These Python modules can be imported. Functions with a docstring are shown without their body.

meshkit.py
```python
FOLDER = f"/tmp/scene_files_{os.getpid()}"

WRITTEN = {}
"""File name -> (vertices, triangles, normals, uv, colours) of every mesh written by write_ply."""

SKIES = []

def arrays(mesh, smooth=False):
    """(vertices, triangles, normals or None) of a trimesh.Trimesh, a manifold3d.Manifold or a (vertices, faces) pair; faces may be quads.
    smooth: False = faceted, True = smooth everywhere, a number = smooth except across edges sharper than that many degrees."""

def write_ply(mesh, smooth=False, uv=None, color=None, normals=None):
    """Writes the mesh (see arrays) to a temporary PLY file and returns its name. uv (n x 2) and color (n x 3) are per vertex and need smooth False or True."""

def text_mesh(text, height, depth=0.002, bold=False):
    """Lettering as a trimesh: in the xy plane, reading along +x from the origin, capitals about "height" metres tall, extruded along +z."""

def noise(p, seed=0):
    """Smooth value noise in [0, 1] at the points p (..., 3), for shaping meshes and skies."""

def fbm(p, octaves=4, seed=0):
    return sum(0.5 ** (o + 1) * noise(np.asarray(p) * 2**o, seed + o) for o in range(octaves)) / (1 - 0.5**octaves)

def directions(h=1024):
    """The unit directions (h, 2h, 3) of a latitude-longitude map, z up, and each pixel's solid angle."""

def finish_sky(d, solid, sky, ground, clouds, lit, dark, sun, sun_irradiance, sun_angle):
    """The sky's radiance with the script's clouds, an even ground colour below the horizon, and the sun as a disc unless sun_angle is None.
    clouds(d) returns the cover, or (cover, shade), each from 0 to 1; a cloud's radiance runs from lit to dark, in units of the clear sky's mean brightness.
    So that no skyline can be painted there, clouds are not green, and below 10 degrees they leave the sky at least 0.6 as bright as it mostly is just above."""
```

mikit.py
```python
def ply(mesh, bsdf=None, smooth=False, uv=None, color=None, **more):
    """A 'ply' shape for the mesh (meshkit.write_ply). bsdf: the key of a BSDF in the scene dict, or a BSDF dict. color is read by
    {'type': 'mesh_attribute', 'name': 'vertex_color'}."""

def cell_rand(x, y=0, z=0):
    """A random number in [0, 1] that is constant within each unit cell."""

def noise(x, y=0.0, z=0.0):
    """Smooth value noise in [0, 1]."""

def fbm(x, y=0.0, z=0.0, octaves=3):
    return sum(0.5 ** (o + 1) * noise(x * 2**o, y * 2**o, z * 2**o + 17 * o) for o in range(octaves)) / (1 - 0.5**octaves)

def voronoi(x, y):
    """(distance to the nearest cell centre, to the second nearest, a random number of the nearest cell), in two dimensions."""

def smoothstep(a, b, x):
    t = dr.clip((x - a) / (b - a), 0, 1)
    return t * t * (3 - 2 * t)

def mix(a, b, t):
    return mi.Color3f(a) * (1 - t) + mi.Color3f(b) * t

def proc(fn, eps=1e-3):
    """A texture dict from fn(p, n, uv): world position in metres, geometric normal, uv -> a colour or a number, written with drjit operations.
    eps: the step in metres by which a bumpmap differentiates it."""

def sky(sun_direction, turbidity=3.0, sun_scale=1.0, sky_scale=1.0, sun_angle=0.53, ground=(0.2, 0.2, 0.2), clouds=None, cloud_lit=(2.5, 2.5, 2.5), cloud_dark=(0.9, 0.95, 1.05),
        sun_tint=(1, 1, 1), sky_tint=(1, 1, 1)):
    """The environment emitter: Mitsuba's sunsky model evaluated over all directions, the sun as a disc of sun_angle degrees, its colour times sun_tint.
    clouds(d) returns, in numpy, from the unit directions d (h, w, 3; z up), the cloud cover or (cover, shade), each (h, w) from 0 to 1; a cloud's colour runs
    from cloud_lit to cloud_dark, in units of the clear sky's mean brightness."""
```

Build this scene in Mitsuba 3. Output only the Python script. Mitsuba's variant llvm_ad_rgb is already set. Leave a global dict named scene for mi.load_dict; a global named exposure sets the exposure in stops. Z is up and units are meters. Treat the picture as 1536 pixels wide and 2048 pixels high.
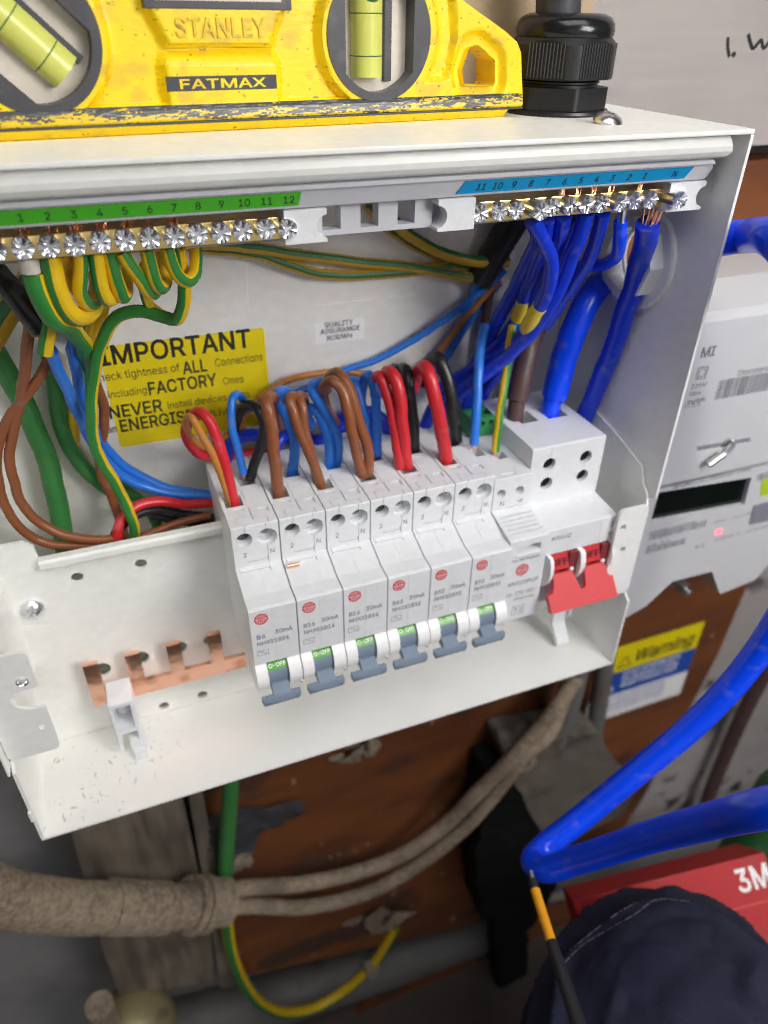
import math, random, numpy as np, trimesh, mitsuba as mi, mikit, meshkit, drjit as dr
import manifold3d as m3
from shapely.geometry import Polygon, box as sbox, Point, LineString
from shapely.ops import unary_union
T4 = mi.ScalarTransform4f

# ---------------------------------------------------------------- camera, light, exposure
scene = {'type': 'scene'}
labels = {}
CR = np.array([[0.931955, -0.36239, 0.011523], [-0.195958, -0.530175, -0.824933], [0.305056, 0.766543, -0.565112]])            # rows: image right, image down, forward
CC = np.array([-26.629, -196.121, 175.509]) * 0.001
fwd, down = CR[2], CR[1]
scene['camera'] = {'type': 'thinlens', 'fov': 55.56, 'fov_axis': 'x', 'near_clip': 0.01, 'far_clip': 20.0,
                   'aperture_radius': 0.0013, 'focus_distance': 0.228,
                   'to_world': T4().look_at(origin=CC.tolist(), target=(CC + fwd).tolist(), up=(-down).tolist())}
exposure = 0.0

def lamp(key, pos, target, sx, sy, rad):
    """a rectangular lamp panel (mm) facing its target"""
    scene[key] = {'type': 'rectangle', 'to_world': T4().look_at(origin=[p * .001 for p in pos], target=[p * .001 for p in target], up=[0, 1, 0.3]) @ T4().scale([sx * .0005, sy * .0005, 1]),
                  'emitter': {'type': 'area', 'radiance': {'type': 'rgb', 'value': rad}}}
    labels[key] = {'kind': 'structure'}
lamp('work_lamp', (325, -470, 320), (80, 10, 20), 260, 210, [15.6, 15.2, 14.7])
lamp('ceiling_lamp', (60, -650, 1150), (60, 0, 0), 1100, 700, [3.7, 3.7, 3.7])
lamp('floor_lamp', (250, -950, -80), (150, 0, 60), 1700, 620, [.45, .455, .47])
for k_, l_ in (('work_lamp', 'bright rectangular work lamp to the upper right in front of the enclosure'), ('ceiling_lamp', 'large ceiling light panel high above the enclosure'), ('floor_lamp', 'wide dim light panel standing low in front of the enclosure')):
    labels[k_] = {'label': l_, 'category': 'lamp'}

# ---------------------------------------------------------------- materials
def mat(key, col, rough=0.45, metal=0.0, bump=None, eps=3e-4, thin=False, **kw):
    b = {'type': 'principled', 'base_color': col if isinstance(col, dict) else {'type': 'rgb', 'value': list(col)}, 'roughness': rough, 'metallic': metal, **kw}
    if bump is not None:
        b = {'type': 'bumpmap', 'tex': mikit.proc(bump, eps), 'scale': 1.0, 'bsdf': b}
    scene[key] = {'type': 'twosided', 'bsdf': b}
def pr(fn): return mikit.proc(fn)
C3 = mi.Color3f
def dirt(base, amt, sc, dark):
    def fn(p, n, uv):
        q = p * sc
        f = mikit.smoothstep(.55, .8, mikit.fbm(q.x, q.y, q.z, 4))
        g = mikit.fbm(q.x * 9, q.y * 9, q.z * 9, 2) - .5
        return mikit.mix(base, dark, f * amt) * (1 + .10 * g)
    return fn
def peel(h, sc):
    return lambda p, n, uv: h * mikit.fbm(p.x * sc, p.y * sc, p.z * sc, 2)
mat('m_white', pr(dirt((.81, .81, .775), .12, 40, (.62, .60, .54))), .36, bump=peel(1.2e-5, 1500))
def speck(p, n, uv):     # bottom panel: swarf and scuffs near the left end
    a = mikit.smoothstep(.0, -.07, p.x)
    q = mikit.fbm(p.x * 45, p.y * 45, 3, 3)
    wx, wy = p.x + .004 * mikit.noise(p.x * 400, p.y * 400, 1), p.y + .004 * mikit.noise(p.x * 400, p.y * 400, 7)
    v = mikit.voronoi(wx * 420, wy * 300); w = mikit.voronoi(wx * 900 + 3, wy * 700)
    s = mikit.smoothstep(.24, .08, v[0] / (.4 + v[2])) * dr.select(v[2] > .80, 1.0, 0.0) + mikit.smoothstep(.25, .1, w[0]) * dr.select(w[2] > .86, .7, 0.0)
    s = dr.minimum(s, 1) * a * mikit.smoothstep(.40, .56, q)
    c = mikit.mix((.80, .80, .775), (.62, .60, .54), .15 * mikit.fbm(p.x * 60, p.y * 60, 0, 3))
    return mikit.mix(c, (.22, .21, .16), .5 * s)
mat('m_white_scuff', pr(speck), .36, bump=peel(1.2e-5, 1500))
mat('m_grey_plastic', pr(dirt((.71, .72, .735), .06, 60, (.55, .55, .55))), .38)
mat('m_carrier', (.56, .565, .60), .4)
mat('m_white_plastic', (.84, .83, .83), .32)
mat('m_lever', (.18, .23, .30), .35)
mat('m_greenprint', (.10, .36, .035), .35)
mat('m_print', (.17, .18, .20), .5)
mat('m_printpale', (.22, .23, .26), .5)
mat('m_printred', (.62, .045, .05), .45)
mat('m_ink', (.02, .02, .02), .45)
mat('m_paper', (.90, .90, .91), .4)
mat('m_meter', (.57, .57, .59), .35)
mat('m_redlight', (.66, .07, .075), .45)
mat('m_red', (.56, .035, .04), .38)
mat('m_redpart', (.20, .03, .035), .4)
mat('m_copper', pr(lambda p, n, uv: mikit.mix((.92, .53, .38), (.58, .28, .18), mikit.smoothstep(.42, .8, mikit.fbm(p.x * 160, p.y * 160, p.z * 160, 3)))), .2, 1.0, bump=lambda p, n, uv: 6e-5 * mikit.fbm(p.x * 300, p.y * 300, p.z * 300, 2))
mat('m_brass', (.90, .67, .27), .27, 1.0)
mat('m_chrome', (.84, .84, .86), .26, 1.0)
mat('m_steel', (.62, .61, .58), .32, 1.0)
mat('m_black', (.016, .016, .017), .36)
mat('m_blackgloss', (.014, .014, .015), .2)
mat('m_darkgrey', pr(dirt((.045, .046, .055), .5, 90, (.11, .10, .10))), .5)
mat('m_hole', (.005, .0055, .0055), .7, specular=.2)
def ins(col):        # insulation: slight tone drift and a few dusty scuffs
    def fn(p, n, uv):
        d = mikit.smoothstep(.60, .80, mikit.fbm(p.x * 210, p.y * 210, p.z * 210, 4))
        return mikit.mix(C3(col) * (1 + .26 * (mikit.fbm(p.x * 70, p.y * 70, p.z * 70, 3) - .5)), tuple(.72 * c + .09 for c in col), d * .55)
    return pr(fn)
mat('w_navy', ins((.006, .036, .56)), .33)
mat('w_tail', ins((.003, .065, .92)), .26)
mat('w_blue', ins((.022, .185, .72)), .33)
mat('w_brown', ins((.26, .085, .032)), .33)
mat('w_orange', ins((.52, .20, .035)), .35)
mat('w_red', ins((.60, .022, .032)), .33)
mat('w_black', ins((.016, .016, .018)), .34)
mat('w_purple', ins((.085, .045, .045)), .42)
mat('w_greygreen', ins((.03, .19, .06)), .45)
def stripes(green, yellow, lo, hi):
    def fn(p, n, uv):
        a = uv.x - dr.floor(uv.x)
        k = dr.select((a > lo) & (a < hi), 1.0, 0.0)
        g = 1 + .25 * (mikit.fbm(p.x * 90, p.y * 90, p.z * 90, 3) - .5)
        return mikit.mix(yellow, green, k) * g
    return pr(fn)
mat('w_earth', stripes((.035, .20, .04), (.72, .47, .012), .34, .56), .36)
mat('w_earthold', stripes((.03, .14, .04), (.55, .33, .02), .36, .53), .45)
mat('w_earthgreen', stripes((.035, .22, .04), (.72, .47, .012), .30, .78), .36)
mat('w_greenmost', stripes((.045, .22, .055), (.55, .40, .02), .08, .92), .42)

# ---------------------------------------------------------------- mesh helpers (all in mm, scaled to metres when written)
def key_for(base):
    if base not in used: used[base] = 0; return base
    used[base] += 1
    return '%s_%03d' % (base, used[base])
used = {}
def man(tm): return m3.Manifold(m3.Mesh(np.asarray(tm.vertices, np.float32), np.asarray(tm.faces, np.uint32)))
def tri(mf):
    m = mf.to_mesh(); return trimesh.Trimesh(np.array(m.vert_properties[:, :3], float), np.array(m.tri_verts), process=False)
def cat(*ms): return trimesh.util.concatenate([tri(m) if isinstance(m, m3.Manifold) else m for m in ms])
def bx(x0, x1, y0, y1, z0, z1, r=0.0):
    if r <= 0: return m3.Manifold.cube([x1 - x0, y1 - y0, z1 - z0]).translate([x0, y0, z0])
    P = []
    for k in range(3):
        e = [r, r, r]; e[k] = 0
        for a in (0, 1):
            for b in (0, 1):
                for c in (0, 1):
                    P.append([(x0 + e[0], x1 - e[0])[a], (y0 + e[1], y1 - e[1])[b], (z0 + e[2], z1 - e[2])[c]])
    q = r * .3
    for a in (0, 1):
        for b in (0, 1):
            for c in (0, 1): P.append([(x0 + q, x1 - q)[a], (y0 + q, y1 - q)[b], (z0 + q, z1 - q)[c]])
    return m3.Manifold.hull_points(np.array(P))
def geoms(g): return [q for q in getattr(g, 'geoms', [g]) if q.area > 1e-6]
def prism(poly, a, b, axis='x'):
    """poly in (y,z) run along x; in (x,z) run along y; in (x,y) run along z"""
    out = []
    for g in geoms(poly):
        cs = m3.CrossSection([np.array(r.coords)[:-1] for r in [g.exterior, *g.interiors]], m3.FillRule.EvenOdd)
        out.append(m3.Manifold.extrude(cs, b - a))
    m = m3.Manifold.compose(out) if len(out) > 1 else out[0]
    if axis == 'x': M = [[0, 0, 1, a], [1, 0, 0, 0], [0, 1, 0, 0]]
    elif axis == 'y': M = [[1, 0, 0, 0], [0, 0, -1, b], [0, 1, 0, 0]]
    else: M = [[1, 0, 0, 0], [0, 1, 0, 0], [0, 0, 1, a]]
    return m.transform(np.array(M, float))
def rnd(p, r): return Polygon(p).buffer(-r, quad_segs=4).buffer(r, quad_segs=4)
def cyl(p, q, r, r2=None, n=24):
    p, q = np.array(p, float), np.array(q, float); h = np.linalg.norm(q - p)
    m = m3.Manifold.cylinder(h, r, r if r2 is None else r2, n)
    M = trimesh.geometry.align_vectors([0, 0, 1], (q - p) / h); M[:3, 3] = p
    return m.transform(M[:3])
def lathe(prof, origin, axis=(0, 0, 1), n=40):
    m = trimesh.creation.revolve(np.array(prof, float), sections=n)
    M = trimesh.geometry.align_vectors([0, 0, 1], axis); M[:3, 3] = origin
    m.apply_transform(M)
    return m
def spline(pts, step=2.0):
    P = np.array(pts, float)
    if len(P) < 3: n = max(2, int(np.linalg.norm(P[1] - P[0]) / step)); return P[0] + (P[1] - P[0]) * np.linspace(0, 1, n)[:, None]
    E = np.vstack([2 * P[0] - P[1], P, 2 * P[-1] - P[-2]])
    out = []
    for i in range(1, len(E) - 2):
        p0, p1, p2, p3 = E[i - 1:i + 3]
        d = [max(np.linalg.norm(b - a), 1e-3) ** .5 for a, b in ((p0, p1), (p1, p2), (p2, p3))]
        n = max(3, int(np.linalg.norm(p2 - p1) / step))
        t0, t1 = 0, d[0]; t2 = t1 + d[1]; t3 = t2 + d[2]
        t = np.linspace(t1, t2, n, endpoint=False)[:, None]
        a1 = (t1 - t) / (t1 - t0) * p0 + (t - t0) / (t1 - t0) * p1
        a2 = (t2 - t) / (t2 - t1) * p1 + (t - t1) / (t2 - t1) * p2
        a3 = (t3 - t) / (t3 - t2) * p2 + (t - t2) / (t3 - t2) * p3
        b1 = (t2 - t) / (t2 - t0) * a1 + (t - t0) / (t2 - t0) * a2
        b2 = (t3 - t) / (t3 - t1) * a2 + (t - t1) / (t3 - t1) * a3
        out.append((t2 - t) / (t2 - t1) * b1 + (t - t1) / (t2 - t1) * b2)
    return np.vstack(out + [P[-1:]])
def tube(pts, r, sides=16, twist=0.0, step=2.0, wob=0.0, seed=0, raw=False):
    """(mesh, uv): a round cable; uv.x runs once around it and starts facing the viewer's side"""
    p = np.array(pts, float) if raw else spline(pts, step)
    n = len(p); t = np.gradient(p, axis=0); t /= np.linalg.norm(t, axis=1, keepdims=True) + 1e-12
    a = np.zeros_like(p); a0 = np.array([0.25, -.8, .55]) - t[0] * (np.array([.25, -.8, .55]) @ t[0])
    a[0] = a0 / np.linalg.norm(a0)
    for i in range(1, n):
        v = a[i - 1] - t[i] * (a[i - 1] @ t[i]); a[i] = v / (np.linalg.norm(v) + 1e-12)
    b = np.cross(t, a)
    ang = np.linspace(0, 2 * math.pi, sides + 1)
    rr = np.broadcast_to(np.asarray(r, float), (n,))[:, None] * np.ones((1, sides + 1))
    if wob:
        q = np.stack([np.repeat(np.arange(n)[:, None], sides + 1, 1) * .35, np.cos(ang)[None] * 1.2 + 0 * rr, np.sin(ang)[None] * 1.2 + 0 * rr], -1)
        rr = rr * (1 + wob * (meshkit.fbm(q, 3, seed) - .5))
    v = p[:, None] + rr[..., None] * (np.cos(ang)[None, :, None] * a[:, None] + np.sin(ang)[None, :, None] * b[:, None])
    uv = np.stack(np.broadcast_arrays((ang / (2 * math.pi))[None, :] + twist * np.ones((n, 1)), np.arange(n)[:, None] / n), -1)
    k = sides + 1
    i, j = np.meshgrid(np.arange(n - 1), np.arange(sides), indexing='ij')
    q = np.stack([i * k + j, i * k + j + 1, (i + 1) * k + j + 1, (i + 1) * k + j], -1).reshape(-1, 4)
    f = np.vstack([q[:, [0, 1, 2]], q[:, [0, 2, 3]]])
    V, U = v.reshape(-1, 3), uv.reshape(-1, 2)
    # end caps with their own vertices
    for e, sgn in ((0, 1), (n - 1, -1)):
        c0 = len(V); ring = v[e]; V = np.vstack([V, p[e][None], ring]); U = np.vstack([U, [[twist + .0, 0]], uv[e]])
        s = np.arange(sides)
        g = np.stack([np.full(sides, c0), c0 + 1 + s + 1, c0 + 1 + s], -1)
        f = np.vstack([f, g if sgn > 0 else g[:, ::-1]])
    return trimesh.Trimesh(V, f, process=False), U
def put(m, o, xd=(1, 0, 0), yd=(0, 0, 1)):
    """places a mesh drawn in xy (extruded +z) at o with its x along xd, y along yd"""
    xd, yd = np.array(xd, float), np.array(yd, float); xd /= np.linalg.norm(xd); yd = yd - xd * (yd @ xd); yd /= np.linalg.norm(yd)
    M = np.eye(4); M[:3, 0] = xd; M[:3, 1] = yd; M[:3, 2] = np.cross(xd, yd); M[:3, 3] = o
    m = m.copy(); m.apply_transform(M); return m
def text(s, h, o, xd=(1, 0, 0), yd=(0, 0, 1), width=None, depth=.12, bold=False, centre=False, slant=0.0, lift=0.02):
    m = meshkit.text_mesh(s, h, depth, bold)
    w = m.bounds[1][0] - m.bounds[0][0]
    if slant: m.vertices[:, 0] += m.vertices[:, 1] * slant
    if width: m.vertices[:, 0] *= width / w; w = width
    if centre: m.vertices[:, 0] -= m.bounds[0][0] + w / 2
    m.vertices[:, 2] += lift
    return put(m, o, xd, yd)
def flat(poly, o, xd=(1, 0, 0), yd=(0, 0, 1), depth=.12, lift=0.02):
    ms = [trimesh.creation.extrude_polygon(g, depth, engine='earcut') for g in geoms(poly)]
    m = trimesh.util.concatenate(ms); m.vertices[:, 2] += lift
    return put(m, o, xd, yd)
def add(key, mesh, bsdf, smooth=30, uv=None, **kw):
    if isinstance(mesh, m3.Manifold): mesh = tri(mesh)
    mesh = mesh.copy(); mesh.vertices = np.asarray(mesh.vertices) * .001
    if uv is not None: smooth = True
    d = mikit.ply(mesh, bsdf, smooth=smooth, uv=uv, **kw)
    scene[key] = d
    return key
def thing(name, label, cat_, group=None, kind=None):
    k = key_for(name); labels[k] = {'label': label, 'category': cat_}
    if group: labels[k]['group'] = group
    if kind: labels[k] = {'kind': kind}
    return k
def part(parent, name, mesh, bsdf, smooth=30, uv=None, label=None):
    k = key_for(parent + '__' + name); add(k, mesh, bsdf, smooth, uv)
    if label: labels[k] = {'label': label}
    return k
def one(name, label, cat_, mesh, bsdf, smooth=30, uv=None, group=None, kind=None):
    k = thing(name, label, cat_, group, kind); add(k, mesh, bsdf, smooth, uv); return k
def copy_thing(src, dx, label, group=None, skip=()):
    base = src
    k = key_for(base); labels[k] = {**labels[src], 'label': label}
    for q in [q for q in scene if q.startswith(src + '__')]:
        if any(q.startswith(src + '__' + s) for s in skip): continue
        scene[k + q[len(src):]] = {**scene[q], 'to_world': T4().translate([d * .001 for d in dx])}
        used[k + q[len(src):]] = 0
    return k

# ---------------------------------------------------------------- consumer unit enclosure
XL, XR, YE, YB, ZT, ZB = -88.7, 174.6, -0.2, 87.2, 146.9, -89.6
unit = thing('consumer_unit', 'open white steel consumer unit enclosure with its cover removed, fixed to the wall', 'fuse box')
tp = bx(XL, XR, YE, YB, ZT - 1.5, ZT, .35)
tp -= cyl((137.8, 57.4, 140), (137.8, 57.4, 150), 13)
part(unit, 'top_panel', tp, 'm_white')
part(unit, 'bottom_panel', bx(XL, XR, YE, YB, ZB, ZB + 1.3, .3), 'm_white_scuff')
def side_poly(front):
    # (y,z) outline: front edge cut back between the cover flange heights
    return rnd([(YE, ZT - 1.6), (YE, 9), (12, 3), (12, -38), (6.5, -43.5), (YE, -48.2), (YE, ZB + 1.4), (YB, ZB + 1.4), (YB, ZT - 1.6)], .5)
rside = prism(side_poly(0), XR - 1.2, XR)
rside -= cyl((160, 38, 98), (180, 38, 98), 11)
part(unit, 'side_panel', rside, 'm_white')
lside = prism(side_poly(0), XL, XL + 1.2)
lside += bx(XL - .5, XL + .6, -1.0, 1.5, -76.0, -70.5, .2)
part(unit, 'side_panel', lside, 'm_white')
bp = bx(XL + 1.3, XR - 1.3, 85.6, 86.8, ZB + 1.4, ZT - 1.6)
part(unit, 'back_panel', bp, 'm_white')
part(unit, 'knockout', bx(XL + 8, 27.0, 85.0, 85.55, 76.5, 138, .3), 'm_white')
part(unit, 'knockout', bx(52.0, 98.0, 85.1, 85.55, 76.5, 77.1, .2), 'm_white')
lip = [(9, 145.2), (3.2, 145.2), (2.3, 143.6), (2.0, 142.0), (2.4, 140.4), (3.6, 139.0), (5.4, 138.2), (8, 138.2), (9.5, 139.4)]
lm = prism(rnd(lip, .3), -87.2, 170.6) - prism(Polygon([(168.0, 150), (168.2, 144.5), (170.2, 140.0), (168.8, 137), (176, 137), (176, 150)]), -5, 20, 'y')
part(unit, 'top_lip', lm, 'm_white', 40)
# fixed chassis with the device rail and the two cover flanges
ch = thing('mounting_chassis', 'white pressed steel mounting plate with holes and front flanges inside the consumer unit', 'mounting plate')
pl = prism(rnd([(-86.5, 17), (-70, 17), (-67.0, 14.2), (-66.2, 4.2), (172, 4.2), (172, -88), (-80, -88), (-86.5, -88)], 1.0), 46, 47.4, 'y')
for x, z, r in [(-55.7,46,-3.5) + (2.6,), (-32.2,46,-3.4) + (2.6,), (-57.3,46,-53.1) + (3.6,), (-41.8,46,-51.9) + (3.6,), (-25,46,-51.6) + (3.6,), (-10.2,46,-51.3) + (3.6,), (-18.7,46,-83.8) + (2.4,), (-36,46,-84.2) + (2.4,)] and [(p[0], p[2], q) for p, q in (((-55.7,46,-3.5), 2.3), ((-32.2,46,-3.4), 2.3), ((-56.8,46,-53.3), 3.9), ((-41,46,-52.2), 3.9), ((-25.1,46,-51.9), 3.9), ((-10.2,46,-51.9), 3.9), ((-18.7,46,-83.8), 2.3), ((-36,46,-84.2), 2.3))]:
    pl -= cyl((x, 40, z), (x, 50, z), r)
ring = cyl((-74.4,45.8,-19.1), tuple(np.array((-74.4,45.8,-19.1)) + [0, .4, 0]), 6.2) - cyl(tuple(np.array((-74.3,45,-18.4)) - [0, 1, 0]), tuple(np.array((-74.7,47,-20))), 5.7)
part(ch, 'plate', cat(pl, ring), 'm_white')
part(ch, 'plate_lip', prism(rnd([(46.2, 4.6), (43.2, 4.8), (42.4, 6.0), (42.4, 8.2), (43.2, 9.2), (46.6, 9.2)], .5), -66.6, 172), 'm_white')
def flange(x0, x1, y, s):
    f = prism(rnd([(x0, 5.0), (x1, 5.0), (x1, -43.0), (x0, -43.0)], 2.6), y, y + 1.4, 'y')
    return f
fl = flange(-88.4, -71.4, 1.2, 1)
n1 = prism(rnd([(-79.5, -11.5), (-60, -11.5), (-60, -21.0), (-76.0, -21.0), (-79.8, -18.5), (-81, -15.0)], 1.2), -5, 8, 'y')
fl -= n1
for p, r in (((-75.3,2,-7.4), 1.9), ((-74.5,2,-30.3), 1.2)): fl -= cyl((p[0], -3, p[2]), (p[0], 6, p[2]), r)
part(ch, 'cover_flange', fl, 'm_white')
for (p, r) in (((-75.3,2,-7.4), 1.95),):
    part(ch, 'threaded_insert', lathe([(r - .35, 3.4), (r, 3.4), (r, .9), (r - .1, .7), (r - .35, .9), (r - .5, 1.2), (r - .35, 1.5), (r - .5, 1.8), (r - .35, 2.1), (r - .5, 2.4), (r - .35, 2.8), (r - .35, 3.4)], (p[0], .1, p[2]), (0, 1, 0), 24), 'm_chrome')
fr = flange(158.2, 173.2, 1.2, -1)
for p, r in (((161.6,1,-4.1), 1.5), ((164.2,1,-16.6), 1.5)): fr -= cyl((p[0], -3, p[2]), (p[0], 6, p[2]), r)
part(ch, 'cover_flange', fr, 'm_white')
arm = rnd([(2.2, 4.5), (3.5, 9.0), (7, 12), (10.5, 19.0), (30, 24.5), (47, 28), (47, -42), (2.2, -42)], .5)
part(ch, 'side_arm', prism(arm, 172.0, 173.2), 'm_white')
part(ch, 'side_arm', prism(rnd([(2.7, 4.0), (24, 4.2), (46, 4.2), (46, -42), (2.7, -42)], .5), -81.0, -79.8), 'm_white')
part(ch, 'side_tab', bx(-89.6, -88.75, -2.5, 3.5, -46.5, -14, .3), 'm_white')
def pan_screw(r, h, slot=.55):
    m = tri(m3.Manifold.hull(cyl((0, 0, 0), (0, 0, h * .35), r, n=28) + cyl((0, 0, h * .35), (0, 0, h * .75), r * .97, r * .82, 28) + cyl((0, 0, h * .7), (0, 0, h), r * .82, r * .5, 28)))
    m = man(m)
    for a in (0, 90):
        m -= bx(-r * .55, r * .55, -slot / 2, slot / 2, h * .45, h + 1).rotate([0, 0, a])
    return tri(m)
def orient(m, o, zaxis, spin=0):
    M = trimesh.geometry.align_vectors([0, 0, 1], np.array(zaxis, float)); M[:3, 3] = o
    m = m.copy(); m.apply_transform(trimesh.transformations.rotation_matrix(spin, [0, 0, 1])); m.apply_transform(M); return m
one('chassis_screw', 'shiny cross head screw in the left of the white mounting plate', 'screw', orient(pan_screw(4.3, 3.0, .9), (-73.9,45.9,-13.4), (0, -1, 0), .5), 'm_chrome')
one('lid_screw', 'loose shiny pan head screw on top of the enclosure beside the black gland', 'screw', orient(pan_screw(4.8, 2.9, .9), (136.6,24.4,147), (.12, -.22, 1), .3), 'm_chrome')

# ---------------------------------------------------------------- terminal carrier and the two terminal bars
car = thing('terminal_carrier', 'long light grey plastic carrier holding both terminal bars under the top edge', 'terminal carrier')
strip = prism(rnd([(7.2, 137.2), (7.2, 136.0), (9.0, 135.6), (10.9, 130.9), (12.5, 130.4), (26, 130.4), (26, 138.0), (8.5, 138.0)], .25), -87, 170.5)
strip -= prism(Polygon([(165.5, 140), (170.6, 134.5), (168.5, 128), (180, 128), (180, 140)]), 0, 40, 'y')
part(car, 'label_strip', strip, 'm_carrier')
lat = bx(28, 72, 15.5, 20.5, 121.6, 130.3, .2)
for x in (37.2, 48.9, 60.6): lat -= bx(x, x + 5.6, 10, 30, 123.2, 131)
lat += bx(72.2, 84, 19.5, 23, 122.2, 130.3, .2)
part(car, 'slotted_rail', lat, 'm_carrier')
part(car, 'back_web', bx(-87, 28, 25, 26.5, 119, 130.3) + bx(84, 170, 25, 26.5, 119, 130.3), 'm_carrier')
def clip_poly(x0, x1, side):
    p = sbox(x0, 121.4, x1, 130.4)
    cx = x1 - 1.0 if side > 0 else x0 + 1.0
    return p.difference(Point(cx + (1.2 if side > 0 else -1.2), 125.6).buffer(3.2, quad_segs=10)).buffer(-.25).buffer(.25)
def terminal_bar(name, label, x0, x1, screws, clips):
    t = thing(name, label, 'terminal bar')
    part(t, 'bar', bx(x0, x1, 13.4, 21.5, 122.2, 128.3, .35), 'm_brass')
    for x0_, x1_, s in clips: part(t, 'end_clip', prism(clip_poly(x0_, x1_, s), 10.2, 20, 'y'), 'm_grey_plastic')
    return t
def screw_mesh(L, r=2.75):
    n = 24; a = np.arange(n) * 2 * math.pi / n
    rows_ = [(0, 0 * a + r, 0 * a), (1, 0 * a + r, 0 * a + L - .55), (2, 0 * a + r * .93, L - .12 + .22 * np.cos(a * 8)), (3, 0 * a + r * .5, L - .42 - .30 * np.cos(a * 8)), (4, 0 * a + r * .2, 0 * a + L - .75)]
    V = [[q * math.cos(t), q * math.sin(t), h] for _, rr_, hh in rows_ for q, t, h in zip(rr_, a, hh)] + [[0, 0, L - .8]]
    F = []
    for k in range(4):
        for i in range(n):
            p, q = k * n + i, k * n + (i + 1) % n
            F += [[p, q, q + n], [p, q + n, p + n]]
    F += [[4 * n + i, 4 * n + (i + 1) % n, 5 * n] for i in range(n)]
    V.append([0, 0, 0]); F += [[(i + 1) % n, i, 5 * n + 1] for i in range(n)]
    m = man(trimesh.Trimesh(np.array(V), np.array(F), process=False))
    m -= bx(-r - 1, r + 1, -.36, .36, L - 1.1, L + 1)
    m -= bx(-.36, .36, -r * .7, r * .7, L - 1.3, L + 1)
    return tri(m)
rng = random.Random(5)
def bar_screws(t, xs, z, ls):
    for x, L in zip(xs, ls):
        k = part(t, 'screw', orient(screw_mesh(L, 2.75), (x, 13.6, z), (rng.uniform(-.05, .05), -1, rng.uniform(-.04, .04)), rng.uniform(0, 3.1)), 'm_chrome', False)
eb = terminal_bar('earth_terminal_bar', 'long brass earth terminal bar with chrome screws under a green number strip', -86, 25.5, 13, [(24.7, 37.0, 1)])
ex = [-42.3 + 6.16 * i for i in range(-3, 12)]
bar_screws(eb, ex, 125.9, [(3.4, 4.0, 3.6, 3.8)[i % 4] for i in range(len(ex) - 1)] + [4.6])
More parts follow.
